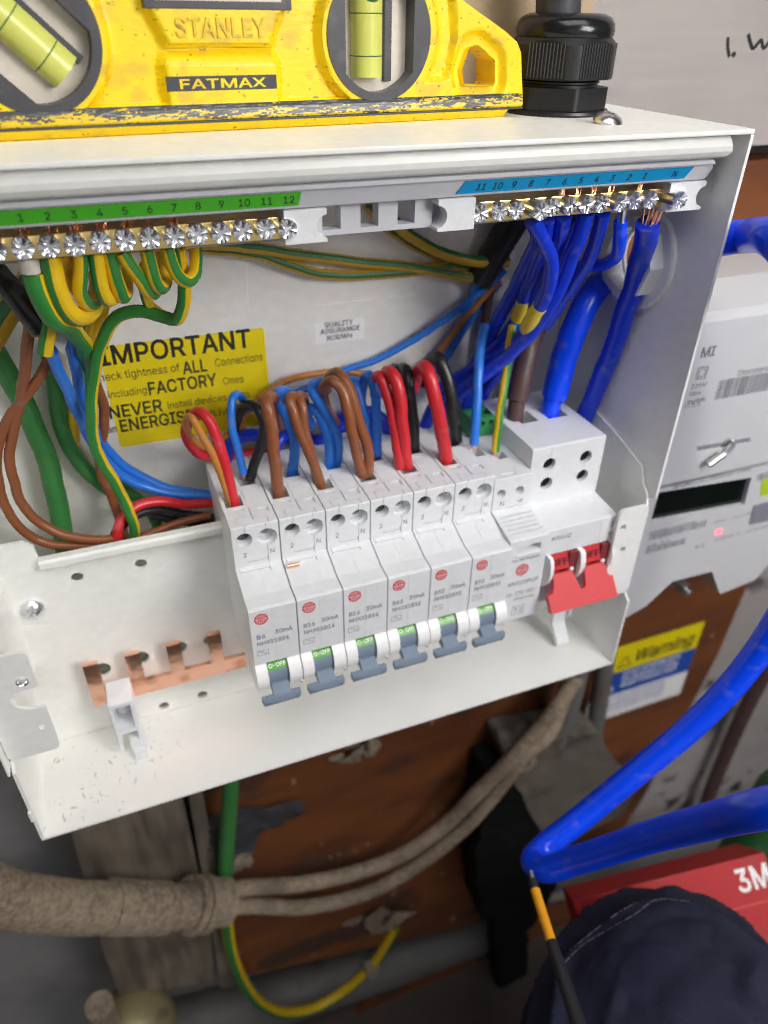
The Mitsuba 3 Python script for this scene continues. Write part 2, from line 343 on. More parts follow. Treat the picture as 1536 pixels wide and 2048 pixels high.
nb = terminal_bar('neutral_terminal_bar', 'shorter brass neutral terminal bar with chrome screws under a blue number strip', 84.5, 158, 12, [(71.4, 83.6, -1), (155.4, 170.0, 1)])
nx = [p[0] for p in [(86.1,11,125.8),(92.7,11,125.5),(98.5,11,125.4),(105.3,9,125.5),(111.2,11,125.5),(117.4,11,125.7),(123.8,11,125.4),(129.6,11,126),(136.2,11,125.5),(142.3,11,125.6),(148.5,11,125.7),(157.7,8,125.9)]]
bar_screws(nb, nx, 125.6, [3.2, 3.2, 3.4, 6.8, 3.6, 3.8, 3.6, 3.6, 4.4, 3.6, 3.8, 7.2])
def tape(name, label, cat_, x0, x1, col, nums, skew):
    t = thing(name, label, cat_)
    P = [(x0, 135.3), (x1 + skew, 135.3), (x1, 131.8), (x0 - skew, 131.8)]
    yd = np.array([0, -1.5, 4.7]); yd /= np.linalg.norm(yd)
    o = np.array([0, 10.0, 133.1])
    part(t, 'film', flat(Polygon([(a, (b - 133.1) * 1.08) for a, b in P]), o, (1, 0, 0), yd, .25, .08), col)
    ms = [text(s, 2.0, o + np.array([x, 0, 0]) + yd * (-.6), (1, 0, 0), yd, centre=True, lift=.36, slant=sl) for s, x, sl in nums]
    part(t, 'lettering', cat(*ms), 'm_ink')
    return t, o, yd
mat('m_tapegreen', (.075, .44, .03), .3)
mat('m_tapeblue', (.008, .28, .56), .25)
tape('green_number_strip', 'green strip numbered 1 to 12 above the earth terminal bar', 'label', -86, 29.0, 'm_tapegreen', [(str(i + 1), (-40.9,10,133.9)[0] + (6.1) * i, 0) for i in range(12)], .7)
tape('blue_number_strip', 'blue strip numbered 11 down to 1 and N above the neutral terminal bar', 'label', 79.0, 160.0, 'm_tapeblue',
     [(s, A(u,372,10)[0], .25) for s, u in ()] + [(s, p[0], .25) for s, p in zip('11 10 9 8 7 6 5 4 3 2 1 N'.split(), [(84.5,10,133.8),(90,10,133.9),(95.8,10,133.8),(101.5,10,133.7),(107.3,10,133.7),(113.5,10,133.8),(119.3,10,133.8),(125.1,10,133.9),(130.9,10,133.9),(137.2,10,134),(143.3,10,134),(155.1,10,133.7)])], 2.2)
# copper strands standing out of the bars
def strands(parent, o, d, n, r, L, spread, seed):
    g = random.Random(seed); ms = []
    o = np.array(o, float); d = np.array(d, float); d /= np.linalg.norm(d)
    for i in range(n):
        a, q = g.uniform(0, 6.28), math.sqrt(g.random()) * r
        s = o + np.array([math.cos(a) * q, math.sin(a) * q, 0])
        e = s + d * L * g.uniform(.8, 1.05) + np.array([g.uniform(-1, 1), g.uniform(-1, 1), 0]) * spread
        ms.append(tube([s, (s + e) / 2 + np.array([g.uniform(-.2, .2), 0, 0]), e], .28, 6, step=1.5)[0])
    part(parent, 'copper_strands', cat(*ms), 'm_copper')
for i, x in enumerate([-42.3 + 6.16 * j for j in range(-1, 7)]):
    if i != 6: strands(eb, (x + 1.0, 16.5, 128.0), (.08, -.1, 1), 10, 1.7, 4.2, .5, i)
    else: strands(eb, (x + .6, 16.5, 128.0), (.3, -.1, 1), 4, .9, 2.0, .4, i)
for x in (nx[5], nx[6], nx[7], nx[8], nx[10]): strands(nb, (x, 16.5, 128.0), (0, 0, 1), 6, 1.2, 3.0, .3, int(x))

# ---------------------------------------------------------------- circuit breakers: one built, five copied
PW, GAP = 17.8, .5
def pocket(body, x0, x1, y0, y1, z0, z1): return body - bx(x0, x1, y0, y1, z0, z1)
def dev_profile():
    return [(0, -0.25), (1.2, .25), (7.0, .75), (19, 5.1), (19, 23.2), (30, 23.4), (30.6, 22.6), (40, 22.9), (60, 23.2), (69.5, 22.8), (69.5, -27), (60, -66), (47, -66), (47, -46), (38, -46), (30, -43), (7, -43), (4, -42.5), (3.0, -27.3), (0, -27)]
def breaker_body(w):
    p = Polygon(dev_profile()).buffer(-.55, quad_segs=4).buffer(.55, quad_segs=4)
    b = prism(p, GAP / 2, w - GAP / 2)
    b -= cyl((4.7, 12, 16.6), (4.7, 28.5, 18.4), 3.25, 2.6)
    b -= cyl((13.1, 12, 16.2), (13.1, 21.0, 16.9), 3.95, 3.7)
    b -= cyl((13.1, 20, 16.8), (13.1, 24, 17.3), 3.3, 3.3); b -= cyl((13.1, 23.5, 17.3), (13.1, 29, 17.9), 2.7, 2.7)
    b = pocket(b, 1.6, 8.3, 33.6, 41.0, 10, 30)            # line entry
    b = pocket(b, 9.6, 16.0, 46.5, 53.5, 10, 30)           # neutral entry
    b = pocket(b, 12.2, 16.2, 27.4, 29.4, 21.9, 30); b = pocket(b, 15.3, 16.2, 25.6, 28, 21.9, 30)
    b = pocket(b, 9.0, 9.5, 22.6, 44, 22.2, 30); b = pocket(b, 9.0, 17.8, 43.7, 44.3, 22.3, 30)
    b = pocket(b, 3.6, 7.4, 29.0, 32.2, 22.4, 30)
    for a in ((3.3, 3.6, 20.5, 25.0), (3.3, 6.0, 20.3, 20.6), (5.7, 6.0, 18, 20.5), (3.3, 9.0, 24.8, 25.1), (9.2, 14.4, 22.4, 22.7), (14.1, 14.4, 18, 22.6), (9.3, 17.6, 30.6, 31.0), (12.0, 12.3, 33, 40), (12, 17, 36.5, 36.8), (0, 9.0, 42.2, 42.6)):
        b = pocket(b, a[0], a[1], a[2], a[3], 22.75, 30)
    b = pocket(b, 5.0, 12.6, 18.2, 20, 6.6, 7.5); b = pocket(b, 12.2, 13.0, 18.0, 20, 6.2, 8.2)   # latch slot
    b = pocket(b, 1.3, 1.6, 15, 19.2, 4.0, 5.9); b = pocket(b, 1.3, 12.6, 16.9, 17.4, 3.8, 10)
    b = pocket(b, 12.2, 13.0, 15.6, 17.4, 3.4, 10)
    b -= bx(8.5, 8.68, -.5, .22, -28, .8); b -= bx(8.5, 8.68, .3, 7, .5, 1.5).translate([0, 0, .0])
    b -= prism(Polygon([(7, .55), (19.0, 4.9), (19, 6), (7, 1.6)]), 8.5, 8.68)
    b -= bx(5.2, 5.4, 18.85, 20, 19, 24); b -= bx(12.9, 13.1, 18.85, 20, 5, 24)
    return b
body0 = breaker_body(PW)
logo_cache = {}
def logo(r):
    c = Point(0, 0).buffer(r, quad_segs=12)
    slits = unary_union([sbox(-r + .2 + i * r * .29, -r, -r + .2 + i * r * .29 + r * .13, r) for i in range(7)])
    band = sbox(-r, -r * .3, r, r * .3)
    inner = Point(0, 0).buffer(r * .88, quad_segs=12)
    return c.difference(slits.intersection(inner).difference(band))
brk = thing('circuit_breaker', 'leftmost grey breaker printed B6, at the open end of the row', 'circuit breaker', 'grey breakers in a row with their switches off')
part(brk, 'body', body0, 'm_grey_plastic', 25)
part(brk, 'terminal_screw', cyl((4.7, 22.5, 17.4), (4.7, 25, 17.6), 2.4), 'm_darkgrey'); part(brk, 'terminal_screw', cyl((13.1, 27.0, 17.6), (13.1, 28.6, 17.8), 2.5), 'm_darkgrey')
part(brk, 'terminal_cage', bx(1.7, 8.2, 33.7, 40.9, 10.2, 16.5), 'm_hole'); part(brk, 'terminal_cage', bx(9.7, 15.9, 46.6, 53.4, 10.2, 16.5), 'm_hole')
def handle_parts(t):
    cy, cz, R = 4.4, -34.2, 7.7
    def guard(x0, x1):
        m = cyl((x0, cy, cz), (x1, cy, cz), R, n=44) - bx(x0 - 1, x1 + 1, cy + 1.5, 30, -60, 0)
        m += bx(x0, x1, cy, 7, cz - R + .4, cz + R - .3)
        return m
    part(t, 'toggle_guard', guard(.2, 4.6), 'm_white_plastic'); part(t, 'toggle_guard', guard(12.6, 17.55), 'm_white_plastic')
    tg = part(t, 'toggle', cyl((4.9, cy, cz), (12.3, cy, cz), R - 1.3, n=44), 'm_lever')
    rr = R - 1.15
    def arc(a0, a1, x0, x1, r0, r1, n=8):
        an = [math.radians(a0 + (a1 - a0) * i / n) for i in range(n + 1)]
        return prism(Polygon([(cy - r1 * math.cos(a), cz + r1 * math.sin(a)) for a in an] + [(cy - r0 * math.cos(a), cz + r0 * math.sin(a)) for a in reversed(an)]), x0, x1)
    fl_ = part(tg, 'off_flag', arc(34, 78, 4.9, 12.3, rr - .3, rr), 'm_greenprint')
    n_ = np.array([0, -math.cos(math.radians(50)), math.sin(math.radians(50))])
    o = np.array([8.6, cy, cz]) + n_ * (rr + .02); yd = np.array([0, math.sin(math.radians(50)), math.cos(math.radians(50))])
    part(tg, 'lettering', text('O-OFF', 1.5, o - yd * .75, (1, 0, 0), yd, width=6.6, depth=.15, bold=True, centre=True), 'm_white_plastic')
    neck = m3.Manifold.hull(bx(5.2, 12.1, cy - 7.0, cy - 1, cz - 6.2, cz - 2.2, .6) + bx(5.2, 12.1, -6.4, -3, -41.2, -38.4, .6))
    part(tg, 'lever_neck', neck, 'm_lever')
    pad = m3.Manifold.hull(bx(.5, 15.6, -7.0, -4.6, -41.8, -38.6, .9) + bx(1.2, 15.0, -6.4, -3.6, -43.4, -41.2, .6) + bx(4.2, 12.6, -7.5, -6.0, -41.8, -40.2, .5))
    part(tg, 'lever_paddle', pad, 'm_lever', 35)
    part(t, 'rivet', cat(trimesh.creation.icosphere(2, .75).apply_translation([17.3, -1.4, -39.5])), 'm_chrome')
handle_parts(brk)
em_ = part(brk, 'emblem', flat(logo(2.55), (4.5, 0, -4.5), depth=.14), 'm_printred')
part(em_, 'lettering', text('WYLEX', .95, (4.5, -.16, -4.95), centre=True, width=4.3, bold=True, depth=.1), 'm_grey_plastic')
part(brk, 'terminal_marks', cat(text('2', 2.0, (4.3, 19, 9.6), centre=True), text('N', 2.0, (14.6, 19, 9.2), centre=True)), 'm_printpale')
sym = sbox(1.6, -22.4, 6.0, -19.8).difference(sbox(1.75, -22.25, 5.85, -19.95)).union(LineString([(2.6, -20.4), (3.6, -20.6), (4.8, -21.6), (5.2, -21.4)]).buffer(.1))
part(brk, 'symbol', flat(sym, (0, 0, 0)), 'm_printpale')
names = [('B6', 'NHXS1B06'), ('B16', 'NHXS1B16'), ('B16', 'NHXS1B16'), ('B32', 'NHXS1B32'), ('B32', 'NHXS1B32'), ('B32', 'NHXS1B32')]
blabels = [None, 'grey breaker printed B16, second from the left, with a copper offcut lying on it', 'grey breaker printed B16, third from the left, fed by two brown wires',
           'grey breaker printed B32, fourth from the left, fed by two spread brown wires', 'grey breaker printed B32, fifth from the left, fed by two thick red wires',
           'grey breaker printed B32, last of the row beside the surge protector']
brks = [brk]
for i in range(1, 6): brks.append(copy_thing(brk, (PW * i, 0, 0), blabels[i]))
for i, (t, (a, b)) in enumerate(zip(brks, names)):
    x = PW * i
    part(t, 'rating', cat(text(a, 1.95, (x + 1.9, 0, -14.0), width=3.3 if len(a) < 3 else 4.4, bold=True), text('30mA', 1.95, (x + 8.9, 0, -13.2), width=6.6, bold=True)), 'm_printpale')
    part(t, 'model_print', text(b, 1.9, (x + 1.9, 0, -17.3), width=12.0, bold=True), 'm_printpale')
one('copper_offcut', 'short bright copper wire offcut lying on the second breaker', 'wire offcut', cat(tube([(18.6, 14.5, 4.9), (20.5, 14.3, 5.0), (23.2, 14.2, 5.0)], .85, 14, step=.6)[0]), 'm_copper')

# ---------------------------------------------------------------- surge protector
X6, X7, X9 = 6 * PW, 7 * PW, 9 * PW
sp = thing('surge_protector', 'grey surge protector module with a small status window and T2 mark beside the main switch', 'surge protector')
prof = [(1.8, 1.4), (2.6, 1.9), (19, 5.6), (19, 21.0), (60, 21.4), (69.5, 21), (69.5, -27), (60, -66), (47, -66), (47, -46), (38, -46), (30, -43), (2.4, -42.4), (1.8, -41.6)]
b = prism(Polygon(prof).buffer(-.5, quad_segs=3).buffer(.5, quad_segs=3), X6 + .15, X7 - .15)
for i in range(5): b -= prism(Polygon([(5.2 + i * 2.3, .3 + i * .52), (6.4 + i * 2.3, .5 + i * .52), (6.4 + i * 2.3, 7.5), (5.2 + i * 2.3, 7.5)]), X6 + 1.2, X7 + 1)
b -= cyl((X6 + 3.7, 12, 12.6), (X6 + 3.7, 27, 14.6), 2.25, 2.0); b -= cyl((X6 + 12.3, 12, 12.4), (X6 + 12.3, 27, 14.4), 2.25, 2.0)
b -= bx(X6 + 3.4, X6 + 14.6, 1, 8, -5.2, -1.5)
b -= bx(X6 + 1.5, X6 + 6.0, 38, 45, 12, 30); b -= bx(X6 + 9.5, X6 + 14.0, 33, 39, 12, 30)
b -= bx(X6 + 4.5, X6 + 11, 21.0, 22.6, 20, 30); b -= bx(X6 + 2, X6 + 16, 18.8, 20, 6.0, 6.3)
part(sp, 'body', b, 'm_grey_plastic', 25)
for x_ in (3.7, 12.3): part(sp, 'terminal_screw', cyl((X6 + x_, 23, 13.9), (X6 + x_, 25.5, 14.2), 2.0), 'm_darkgrey')
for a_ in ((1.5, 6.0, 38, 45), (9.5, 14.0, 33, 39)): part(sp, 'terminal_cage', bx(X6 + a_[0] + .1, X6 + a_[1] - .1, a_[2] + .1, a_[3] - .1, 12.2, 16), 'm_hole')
part(sp, 'window_back', bx(X6 + 3.4, X6 + 14.6, 7.2, 7.9, -5.2, -1.5), 'm_darkgrey')
part(sp, 'status_flag', bx(X6 + 5.6, X6 + 11.6, 5.2, 7.1, -5.1, -2.6, .3), 'm_grey_plastic')
part(sp, 'window_sill', bx(X6 + 3.2, X6 + 14.2, .9, 3, -6.4, -5.4, .3), 'm_grey_plastic')
fy = 1.8
part(sp, 'lettering', cat(text('Any Red Replace', 1.25, (X6 + 1.6, fy, -9.0), width=13.2), text('NMT2SPD/P', 2.1, (X6 + 1.4, fy, -22.0), width=14.4), text('Uc  275 VAC', 1.9, (X6 + 1.2, fy, -27.6), width=13.6), text('(50/60 Hz)', 1.4, (X6 + 5.0, fy, -30.6), width=9.6)), 'm_print')
t2 = sbox(5.2, -38.8, 11.0, -33.8).difference(sbox(5.4, -38.6, 10.8, -34.0))
part(sp, 'class_mark', cat(flat(t2, (X6, fy, 0)), text('T2', 2.7, (X6 + 8.1, fy, -37.7), centre=True)), 'm_print')
em_ = part(sp, 'emblem', flat(logo(3.0), (X6 + 7.2, fy, -14.0), depth=.14), 'm_printred')
part(em_, 'lettering', text('WYLEX', 1.1, (X6 + 7.2, fy - .16, -14.5), centre=True, width=5.2, bold=True, depth=.1), 'm_grey_plastic')
g = [flat(sbox(-.08, 0, .08, 1.2), (X6 + 13.4, 19, 8.6))] + [flat(sbox(-w, -.09, w, .09), (X6 + 13.4, 19, 8.6 - k * .55)) for k, w in enumerate((1.5, 1.0, .5))]
part(sp, 'terminal_marks', cat(text('N', 2.2, (X6 + 4.6, 19, 7.6), centre=True), *g), 'm_print')
gc = thing('plug_connector', 'small green plug-in terminal connector behind the surge protector', 'connector')
px, py, pz = (117.7,58,21.8)
cb = bx(px - 5.5, px + 6.5, 52.5, 63, 22.0, 31, .5)
for i in range(3): cb -= cyl((px - 3.3 + i * 3.8, 50, 28), (px - 3.3 + i * 3.8, 56, 28), 1.2)
cb -= bx(px - 5, px + 6, 55, 61, 28.5, 33)
mat('m_connector', (.03, .22, .07), .4)
part(gc, 'housing', cb, 'm_connector')
part(gc, 'terminal', cat(*[cyl((px - 3.3 + i * 3.8, 54.5, 28), (px - 3.3 + i * 3.8, 55.5, 28), 1.0) for i in range(3)]), 'm_steel')

# ---------------------------------------------------------------- main switch
ms = thing('main_switch', 'double width grey main switch with a red bridged lever reading OFF', 'switch')
prof = [(4.7, .2), (5.2, .7), (21.5, 2.2), (21.5, 29.7), (22.2, 30.2), (69.5, 30.2), (69.5, -27), (60, -66), (47, -66), (47, -46), (30, -43), (9, -43), (8.2, -30), (10, -14), (4.7, -12.5)]
b = prism(Polygon(prof).buffer(-.5, quad_segs=3).buffer(.5, quad_segs=3), X7 + .15, X9 - .15)
for x in (X7 + 9.0, X9 - 8.7):
    for z in (21.6, 12.3): b -= cyl((x, 20, z), (x, 40, z), 2.9, n=28)
b -= bx(X7 + 7.2, X7 + 15.6, 43, 54, 5, 40); b -= bx(X9 - 15.0, X9 - 5.0, 43, 53, 5, 40)
b -= bx(X7 + 9.0, X7 + 9.15, 21, 21.75, 24, 31); b -= bx(X9 - 8.7, X9 - 8.55, 21, 21.75, 15, 31)
b -= bx(X9 - 7.6, X9 - 7.45, 4.4, 4.95, -13, 1)
part(ms, 'body', b, 'm_grey_plastic', 25)
part(ms, 'lettering', cat(text('WSX102', 2.0, (X7 + 3.6, 4.7, -5.2), width=9.6), text('O', 1.5, (X9 - 2.2, 4.7, -9.2), centre=True), text('I', 1.5, (X9 - 1.6, 4.7, -4.6), centre=True), flat(sbox(-.25, -1.5, .25, 1.8), (X9 - 1.6, 4.7, -4.0))), 'm_print')
def arcguard(x0, x1):
    m = cyl((x0, 14, -19.5), (x1, 14, -19.5), 13.6, n=60) - bx(x0 - 1, x1 + 1, -20, 40, -12.8, 10) - bx(x0 - 1, x1 + 1, 16, 40, -60, 10)
    return m
for x0, x1 in ((X7 + 3.0, X7 + 4.6), (X7 + 18.0, X7 + 20.4), (X9 - 1.6, X9 - .3)):
    part(ms, 'lever_guard', arcguard(x0, x1), 'm_white_plastic')
for x0, x1 in ((X7 + 13.8, X7 + 18.0), (X9 - 5.8, X9 - 1.6)):
    part(ms, 'lever_cheek', arcguard(x0, x1).scale([1, 1, 1]) - bx(x0 - 1, x1 + 1, -20, 3.2, -60, 10), 'm_redpart')
    part(ms, 'pivot', cat(trimesh.creation.icosphere(2, 1.25).apply_translation([x0 + 1.9, 1.6 + 2, -22.0])), 'm_grey_plastic')
part(ms, 'lever_seat', bx(X7 + .4, X9 - .4, 9, 12, -40, -13.2), 'm_darkgrey')
for x0, x1 in ((X7 + 4.6, X7 + 14.0), (X7 + 20.4, X7 + 30.0)):
    a = prism(Polygon([(5.0, -13.0), (2.9, -20.6), (8, -21), (9, -13.2)]), x0 + .3, x1)
    lf_ = part(ms, 'lever_face', a, 'm_red')
    yd = np.array([0, 2.1, 7.6]); yd /= np.linalg.norm(yd)
    part(lf_, 'lettering', text('OFF', 3.0, np.array([(x0 + x1) / 2 + .2, 3.33, -18.4]) + np.array([0, 0, .2]), (1, 0, 0), yd, width=8.0, depth=.35, centre=True, bold=True), 'm_redpart')
# the bridged plate slopes out towards the front
sl = np.array([0, -.475, -.88])
pp = Polygon([(4.8, 0), (14.0, 0), (16.8, 7.6), (16.9, 8.6), (18.2, 9.2), (19.6, 8.6), (19.8, 7.6), (20.4, 0), (30.2, 0), (32.0, 6.4), (34.0, 6.8), (35.3, 16.6), (1.5, 16.6), (.9, 8.6), (3.4, 7.8), (4.4, 5)])
def plate_at(poly, th):
    m = tri(prism(poly.buffer(-.3).buffer(.3), 0, th, 'z'))
    M = np.eye(4); M[:3, 0] = (1, 0, 0); M[:3, 1] = sl / np.linalg.norm(sl); M[:3, 2] = np.cross(M[:3, 0], M[:3, 1]); M[:3, 3] = (X7, .6, -20.4)
    m.apply_transform(M); return m
pm = plate_at(pp, 2.6)
part(ms, 'lever_bridge', pm, 'm_redlight', 30)
for x_ in (X7 + 9.0, X9 - 8.7):
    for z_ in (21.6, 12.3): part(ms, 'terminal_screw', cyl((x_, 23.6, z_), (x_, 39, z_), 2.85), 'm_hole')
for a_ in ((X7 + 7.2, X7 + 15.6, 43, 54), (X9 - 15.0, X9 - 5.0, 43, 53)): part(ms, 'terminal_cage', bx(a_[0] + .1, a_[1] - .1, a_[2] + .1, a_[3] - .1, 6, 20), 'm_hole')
part(ms, 'rail_latch', cat(bx(152.5, 160.0, 24, 26.5, -79, -40, .4), m3.Manifold.hull(bx(152.5, 160.0, 24, 26, -80, -76, .4) + bx(153.0, 160.0, 17.5, 20, -86.6, -85, .4)), bx(161.2, 162.4, 23, 34, -74, -40, .3)), 'm_grey_plastic')

# ---------------------------------------------------------------- busbar and its clip
bb = thing('busbar', 'bare copper comb busbar with four upright prongs left of the breakers', 'busbar')
yb = 38.0
pts = [(-62.5,38,-43.2), (-63.8,38,-64.1), (-2.4,38,-60)]
z1, z0 = -57.8, -65.5
bl = sbox(-62.5, z0, 2.0, z1)
tin = [(-59.5,38,-42.3)[0], (-43.3,38,-41.6)[0], (-26.8,38,-41.8)[0], (-10,38,-41.8)[0]]
for x in tin: bl = bl.union(sbox(x - 2.9, z1 - 1, x + 2.9, -41.6))
bl = bl.buffer(-.5).buffer(.5).buffer(.6).buffer(-.6)
bar_ = prism(bl.buffer(-.55), yb, yb + 2.4, 'y')
for k_ in range(1, 6): bar_ += prism(bl.buffer(-.55 + .11 * k_), yb + .55 - .55 * math.sin(math.acos(min(1, .2 * k_))) , yb + 1.85 + .55 * math.sin(math.acos(min(1, .2 * k_))), 'y')
part(bb, 'comb', bar_, 'm_copper', 50)
ck = thing('busbar_clip', 'pale grey plastic clip hanging on the copper busbar over the bottom edge', 'clip')
c0 = (-51.2,34,-58.1)
cx, cz = c0[0], c0[2]
fr_ = bx(cx - 5, cx + 5, 26, 40, cz - 21, cz + 3, .6) - bx(cx - 3.4, cx + 3.4, 20, 37, cz - 13, cz + 1.2) - bx(cx - 3.6, cx + 3.6, 20, 32, cz - 22, cz - 14.5)
part(ck, 'frame', fr_, 'm_grey_plastic')
part(ck, 'barrel', cyl((cx, 36.5, cz - 11), (cx, 36.5, cz - 1), 2.8), 'm_grey_plastic')
part(ck, 'stud', cat(trimesh.creation.icosphere(2, 1.0).apply_translation([cx, 35, cz - 2])), 'm_grey_plastic')
part(ck, 'foot', cat(bx(cx - .5, cx + 5.2, 26.5, 31, cz - 27, cz - 20, .4), bx(cx + .2, cx + 5.0, 23.5, 29, cz - 30, cz - 26, .4), bx(cx - 5, cx - 3.4, 26.5, 34, cz - 25, cz - 20, .3)), 'm_grey_plastic')
ln = thing('locknut', 'white plastic gland locknut on the right inner side of the enclosure', 'locknut')
part(ln, 'flange', lathe([(12, 0), (19.5, 0), (19.5, 1.6), (18.8, 2.2), (12, 2.2), (12, 0)], (173.3, 38, 98), (-1, 0, 0), 48), 'm_grey_plastic')
part(ln, 'nut', lathe([(12, 0), (15.5, 0), (15.5, 6.0), (12, 6.0), (12, 0)], (171.2, 38, 98), (-1, 0, 0), 8), 'm_grey_plastic', 15)

# ---------------------------------------------------------------- wires
def wire(name, label, pts, r, m, tw=0.0, cat_='wire', tip=None, sides=16, step=1.6, bands=()):
    """one insulated wire; tip: (length, which end) of bare copper; bands: coloured tape sleeves"""
    p = spline(pts, step)
    f_ = np.clip(np.minimum(np.arange(len(p)), np.arange(len(p))[::-1]) / 10, 0, 1)[:, None]
    p = p + f_ * np.stack([meshkit.fbm(p * .09 + 7 * k, 3, k) - .5 for k in (1, 2, 3)], -1) * 1.5     # small kinks
    mesh, uv = tube(p, r, sides, tw, wob=.05, seed=len(label), raw=True)
    if tip is None and not bands: return one(name, label, cat_, mesh, m, True, uv)
    t = thing(name, label, cat_)
    part(t, 'insulation', mesh, m, True, uv)
    if tip:
        e, d = (p[0], p[0] - p[2]) if tip[1] == 0 else (p[-1], p[-1] - p[-3])
        d = d / np.linalg.norm(d)
        part(t, 'copper_core', cyl(e - d * .8, e + d * tip[0], r * .55, n=14), 'm_copper')
    for a, b_, bm in bands:
        i, j = int(a * (len(p) - 1)), int(b_ * (len(p) - 1))
        q = p[i:j + 1]
        part(t, 'marker_tape', tube(q, r + .22, sides, raw=True)[0], bm, True)
    return t
mat('m_tapeyellow', (.72, .55, .02), .35)
mat('m_sleeve', (.45, .46, .50), .2)

# --- earth wires at the earth bar
E_ = 'earth_wire'
t = wire(E_, 'thick earth wire with its green side out, at screw 1 of the earth bar', [(-41.9,17,117.9),(-41.9,17,113.7),(-41.1,18,108.5),(-39.4,20,103.9),(-36.6,28,98.9),(-34.9,45,87),(-35.8,60,74.4),(-40.7,74,57.7)], 2.75, 'w_earthgreen', 0.36)
strands(t, (-42.2,17,117.4), (0.05, 0, 1), 10, 1.7, 7, .5, 31)
mat('m_clear', (.60, .56, .50), .2)
part(t, 'crimp_sleeve', lathe([(2.6, 0), (2.7, 3.5), (2.2, 7), (2.0, 7), (2.4, 3.5), (2.4, 0), (2.6, 0)], (-42.3,17,118.3), (0.05, 0, 1), 20), 'm_clear')
wire(E_, 'thick yellow and green earth wire in a deep hook below screw 2', [(-36.7,17,123.6),(-36.9,17,119.1),(-37,17,113.8),(-36.3,18,108.7),(-34.2,20,104.7),(-31.4,25,103),(-28.7,33,103.4),(-26.8,42,104.7),(-25.3,50,106.8)], 2.75, 'w_earth', 0.27)
wire(E_, 'earth wire in a short hook below screw 3', [(-29.2,17,122.9),(-30.1,17,117.8),(-31.4,18,112.3),(-30.8,20,108.3),(-28.9,25,106.2),(-27.2,32,107),(-26.8,40,109.8)], 1.95, 'w_earth', 0.58)
wire(E_, 'pale earth wire behind the hooked one at screw 3', [(-33.1,19,122.8),(-33.4,24,116.2),(-32.9,30,110.3),(-31.4,38,104.8),(-30.5,50,96.3),(-33.6,64,81.6),(-38.3,74,69.1)], 1.9, 'w_earth', .1)
wire(E_, 'left earth wire of the tight pair below screw 4', [(-25.5,17,122),(-25.8,17,117.4),(-25.8,17.5,112.5),(-25,19,108.8),(-22.7,25,108.6),(-22.4,32,111.6),(-22.7,36,114.8)], 2.1, 'w_earth', 0.25)
wire(E_, 'right earth wire of the tight pair between screws 4 and 5', [(-22.2,18,122.1),(-21.9,18,116.8),(-21.5,18.5,112.5),(-21,20,108.9),(-19.3,26,108.7),(-19,32,112)], 2.1, 'w_earth', 0.45)
wire(E_, 'slanting earth wire from screw 5 crossing behind the next hook', [(-18.9,17,121.4),(-17.2,17,117.3),(-15,18,113.1),(-13.2,20,109.1),(-11,27,107.1),(-10.8,34,108.4),(-12,40,111.4)], 2.0, 'w_earth', 0.46)
wire(E_, 'earth wire in a narrow hook below screw 6', [(-12.4,17,121.5),(-12.1,17,117.5),(-11.4,17.5,113.2),(-10.1,19,110.2),(-8,25,109.8),(-7.1,32,113),(-7,36,116.4)], 1.95, 'w_earth', 0.45)
wire(E_, 'earth wire in a round hook below screw 7', [(-7,17,121.7),(-6.5,17,118.1),(-5.4,17.5,114.3),(-2.9,19,111.6),(-0,22,112.5),(1.6,26,115.6),(2.4,30,119.9)], 1.9, 'w_earth', 0.45)
wire(E_, 'long earth wire curving down the left side of the yellow sticker to the plate', [(-3.2,24,119.7),(-2.9,26,114.3),(-2.5,28,107.8),(-3.3,30,101.2),(-6.3,33,95.9),(-10,37,96.2),(-14.4,40,97.4),(-19.6,42,96.7),(-25.5,44,92.8),(-30.5,46,84.4),(-34.1,47,74),(-37.1,48,61.2),(-38.6,50,48.8),(-37.2,51,39.8),(-34.5,52,28.9),(-32.5,53,18.9),(-31.6,55,7.9),(-34.6,58,-2)], 2.05, 'w_earthgreen', 0.22)
wire(E_, 'short earth wire dropping to meet the long curving one', [(-13.4,36,108.1),(-13.5,38,102.9),(-12.6,40,99.1),(-10.1,42,95.7),(-7.5,44,92.8)], 1.7, 'w_earth', .2)
wire(E_, 'yellow earth wire running down behind the blue wires at left', [(-24.5,48,105.8),(-25.8,52,98.4),(-28.8,58,90.1),(-33.2,66,79),(-36.9,72,69.7),(-44,80,49.3),(-48.5,82,31.6)], 2.2, 'w_earth', .85)
wire(E_, 'second yellow earth wire running down close to the blue wires', [(-29.8,58,93.6),(-32.9,64,85.9),(-36.4,70,76.1),(-39.6,76,62.6),(-41.1,82,43.6)], 1.9, 'w_earth', .9)
wire(E_, 'upper earth wire running along the back panel under the rail', [(-2.4,70,110),(16.4,72,107.5),(35,76,102.6),(54.7,78,98),(71.2,79,94.4),(88.7,80,91.1),(102.1,80,88.3),(115.7,79,84.8),(126,78,82.4)], 2.1, 'w_earthold', .42)
wire(E_, 'lower sagging earth wire along the back panel', [(-0.7,72,108.6),(15.1,76,105.1),(29.7,78,101.1),(41.1,79,96.5),(53,80,91.9),(65.6,81,89.5),(80.5,81,88.5),(95.9,81,88.2),(112.2,82,88.9)], 2.1, 'w_earthold', .37)
wire(E_, 'earth wire coming down from behind the neutral bar to the black cable', [(78,70,115.2),(85,72,108.1),(96.7,74,100.2),(108.4,75,94.7),(122.9,76,91.1),(136.6,77,89.2)], 2.3, 'w_earthold', .50)
wire(E_, 'second earth wire behind the slotted rail heading to the black cable', [(73.3,76,116.1),(81.6,79,107.7),(91,81,100.9),(103.2,83,93.9),(119.7,83,87.9),(133.7,84,85.3)], 1.9, 'w_earthold', .36)
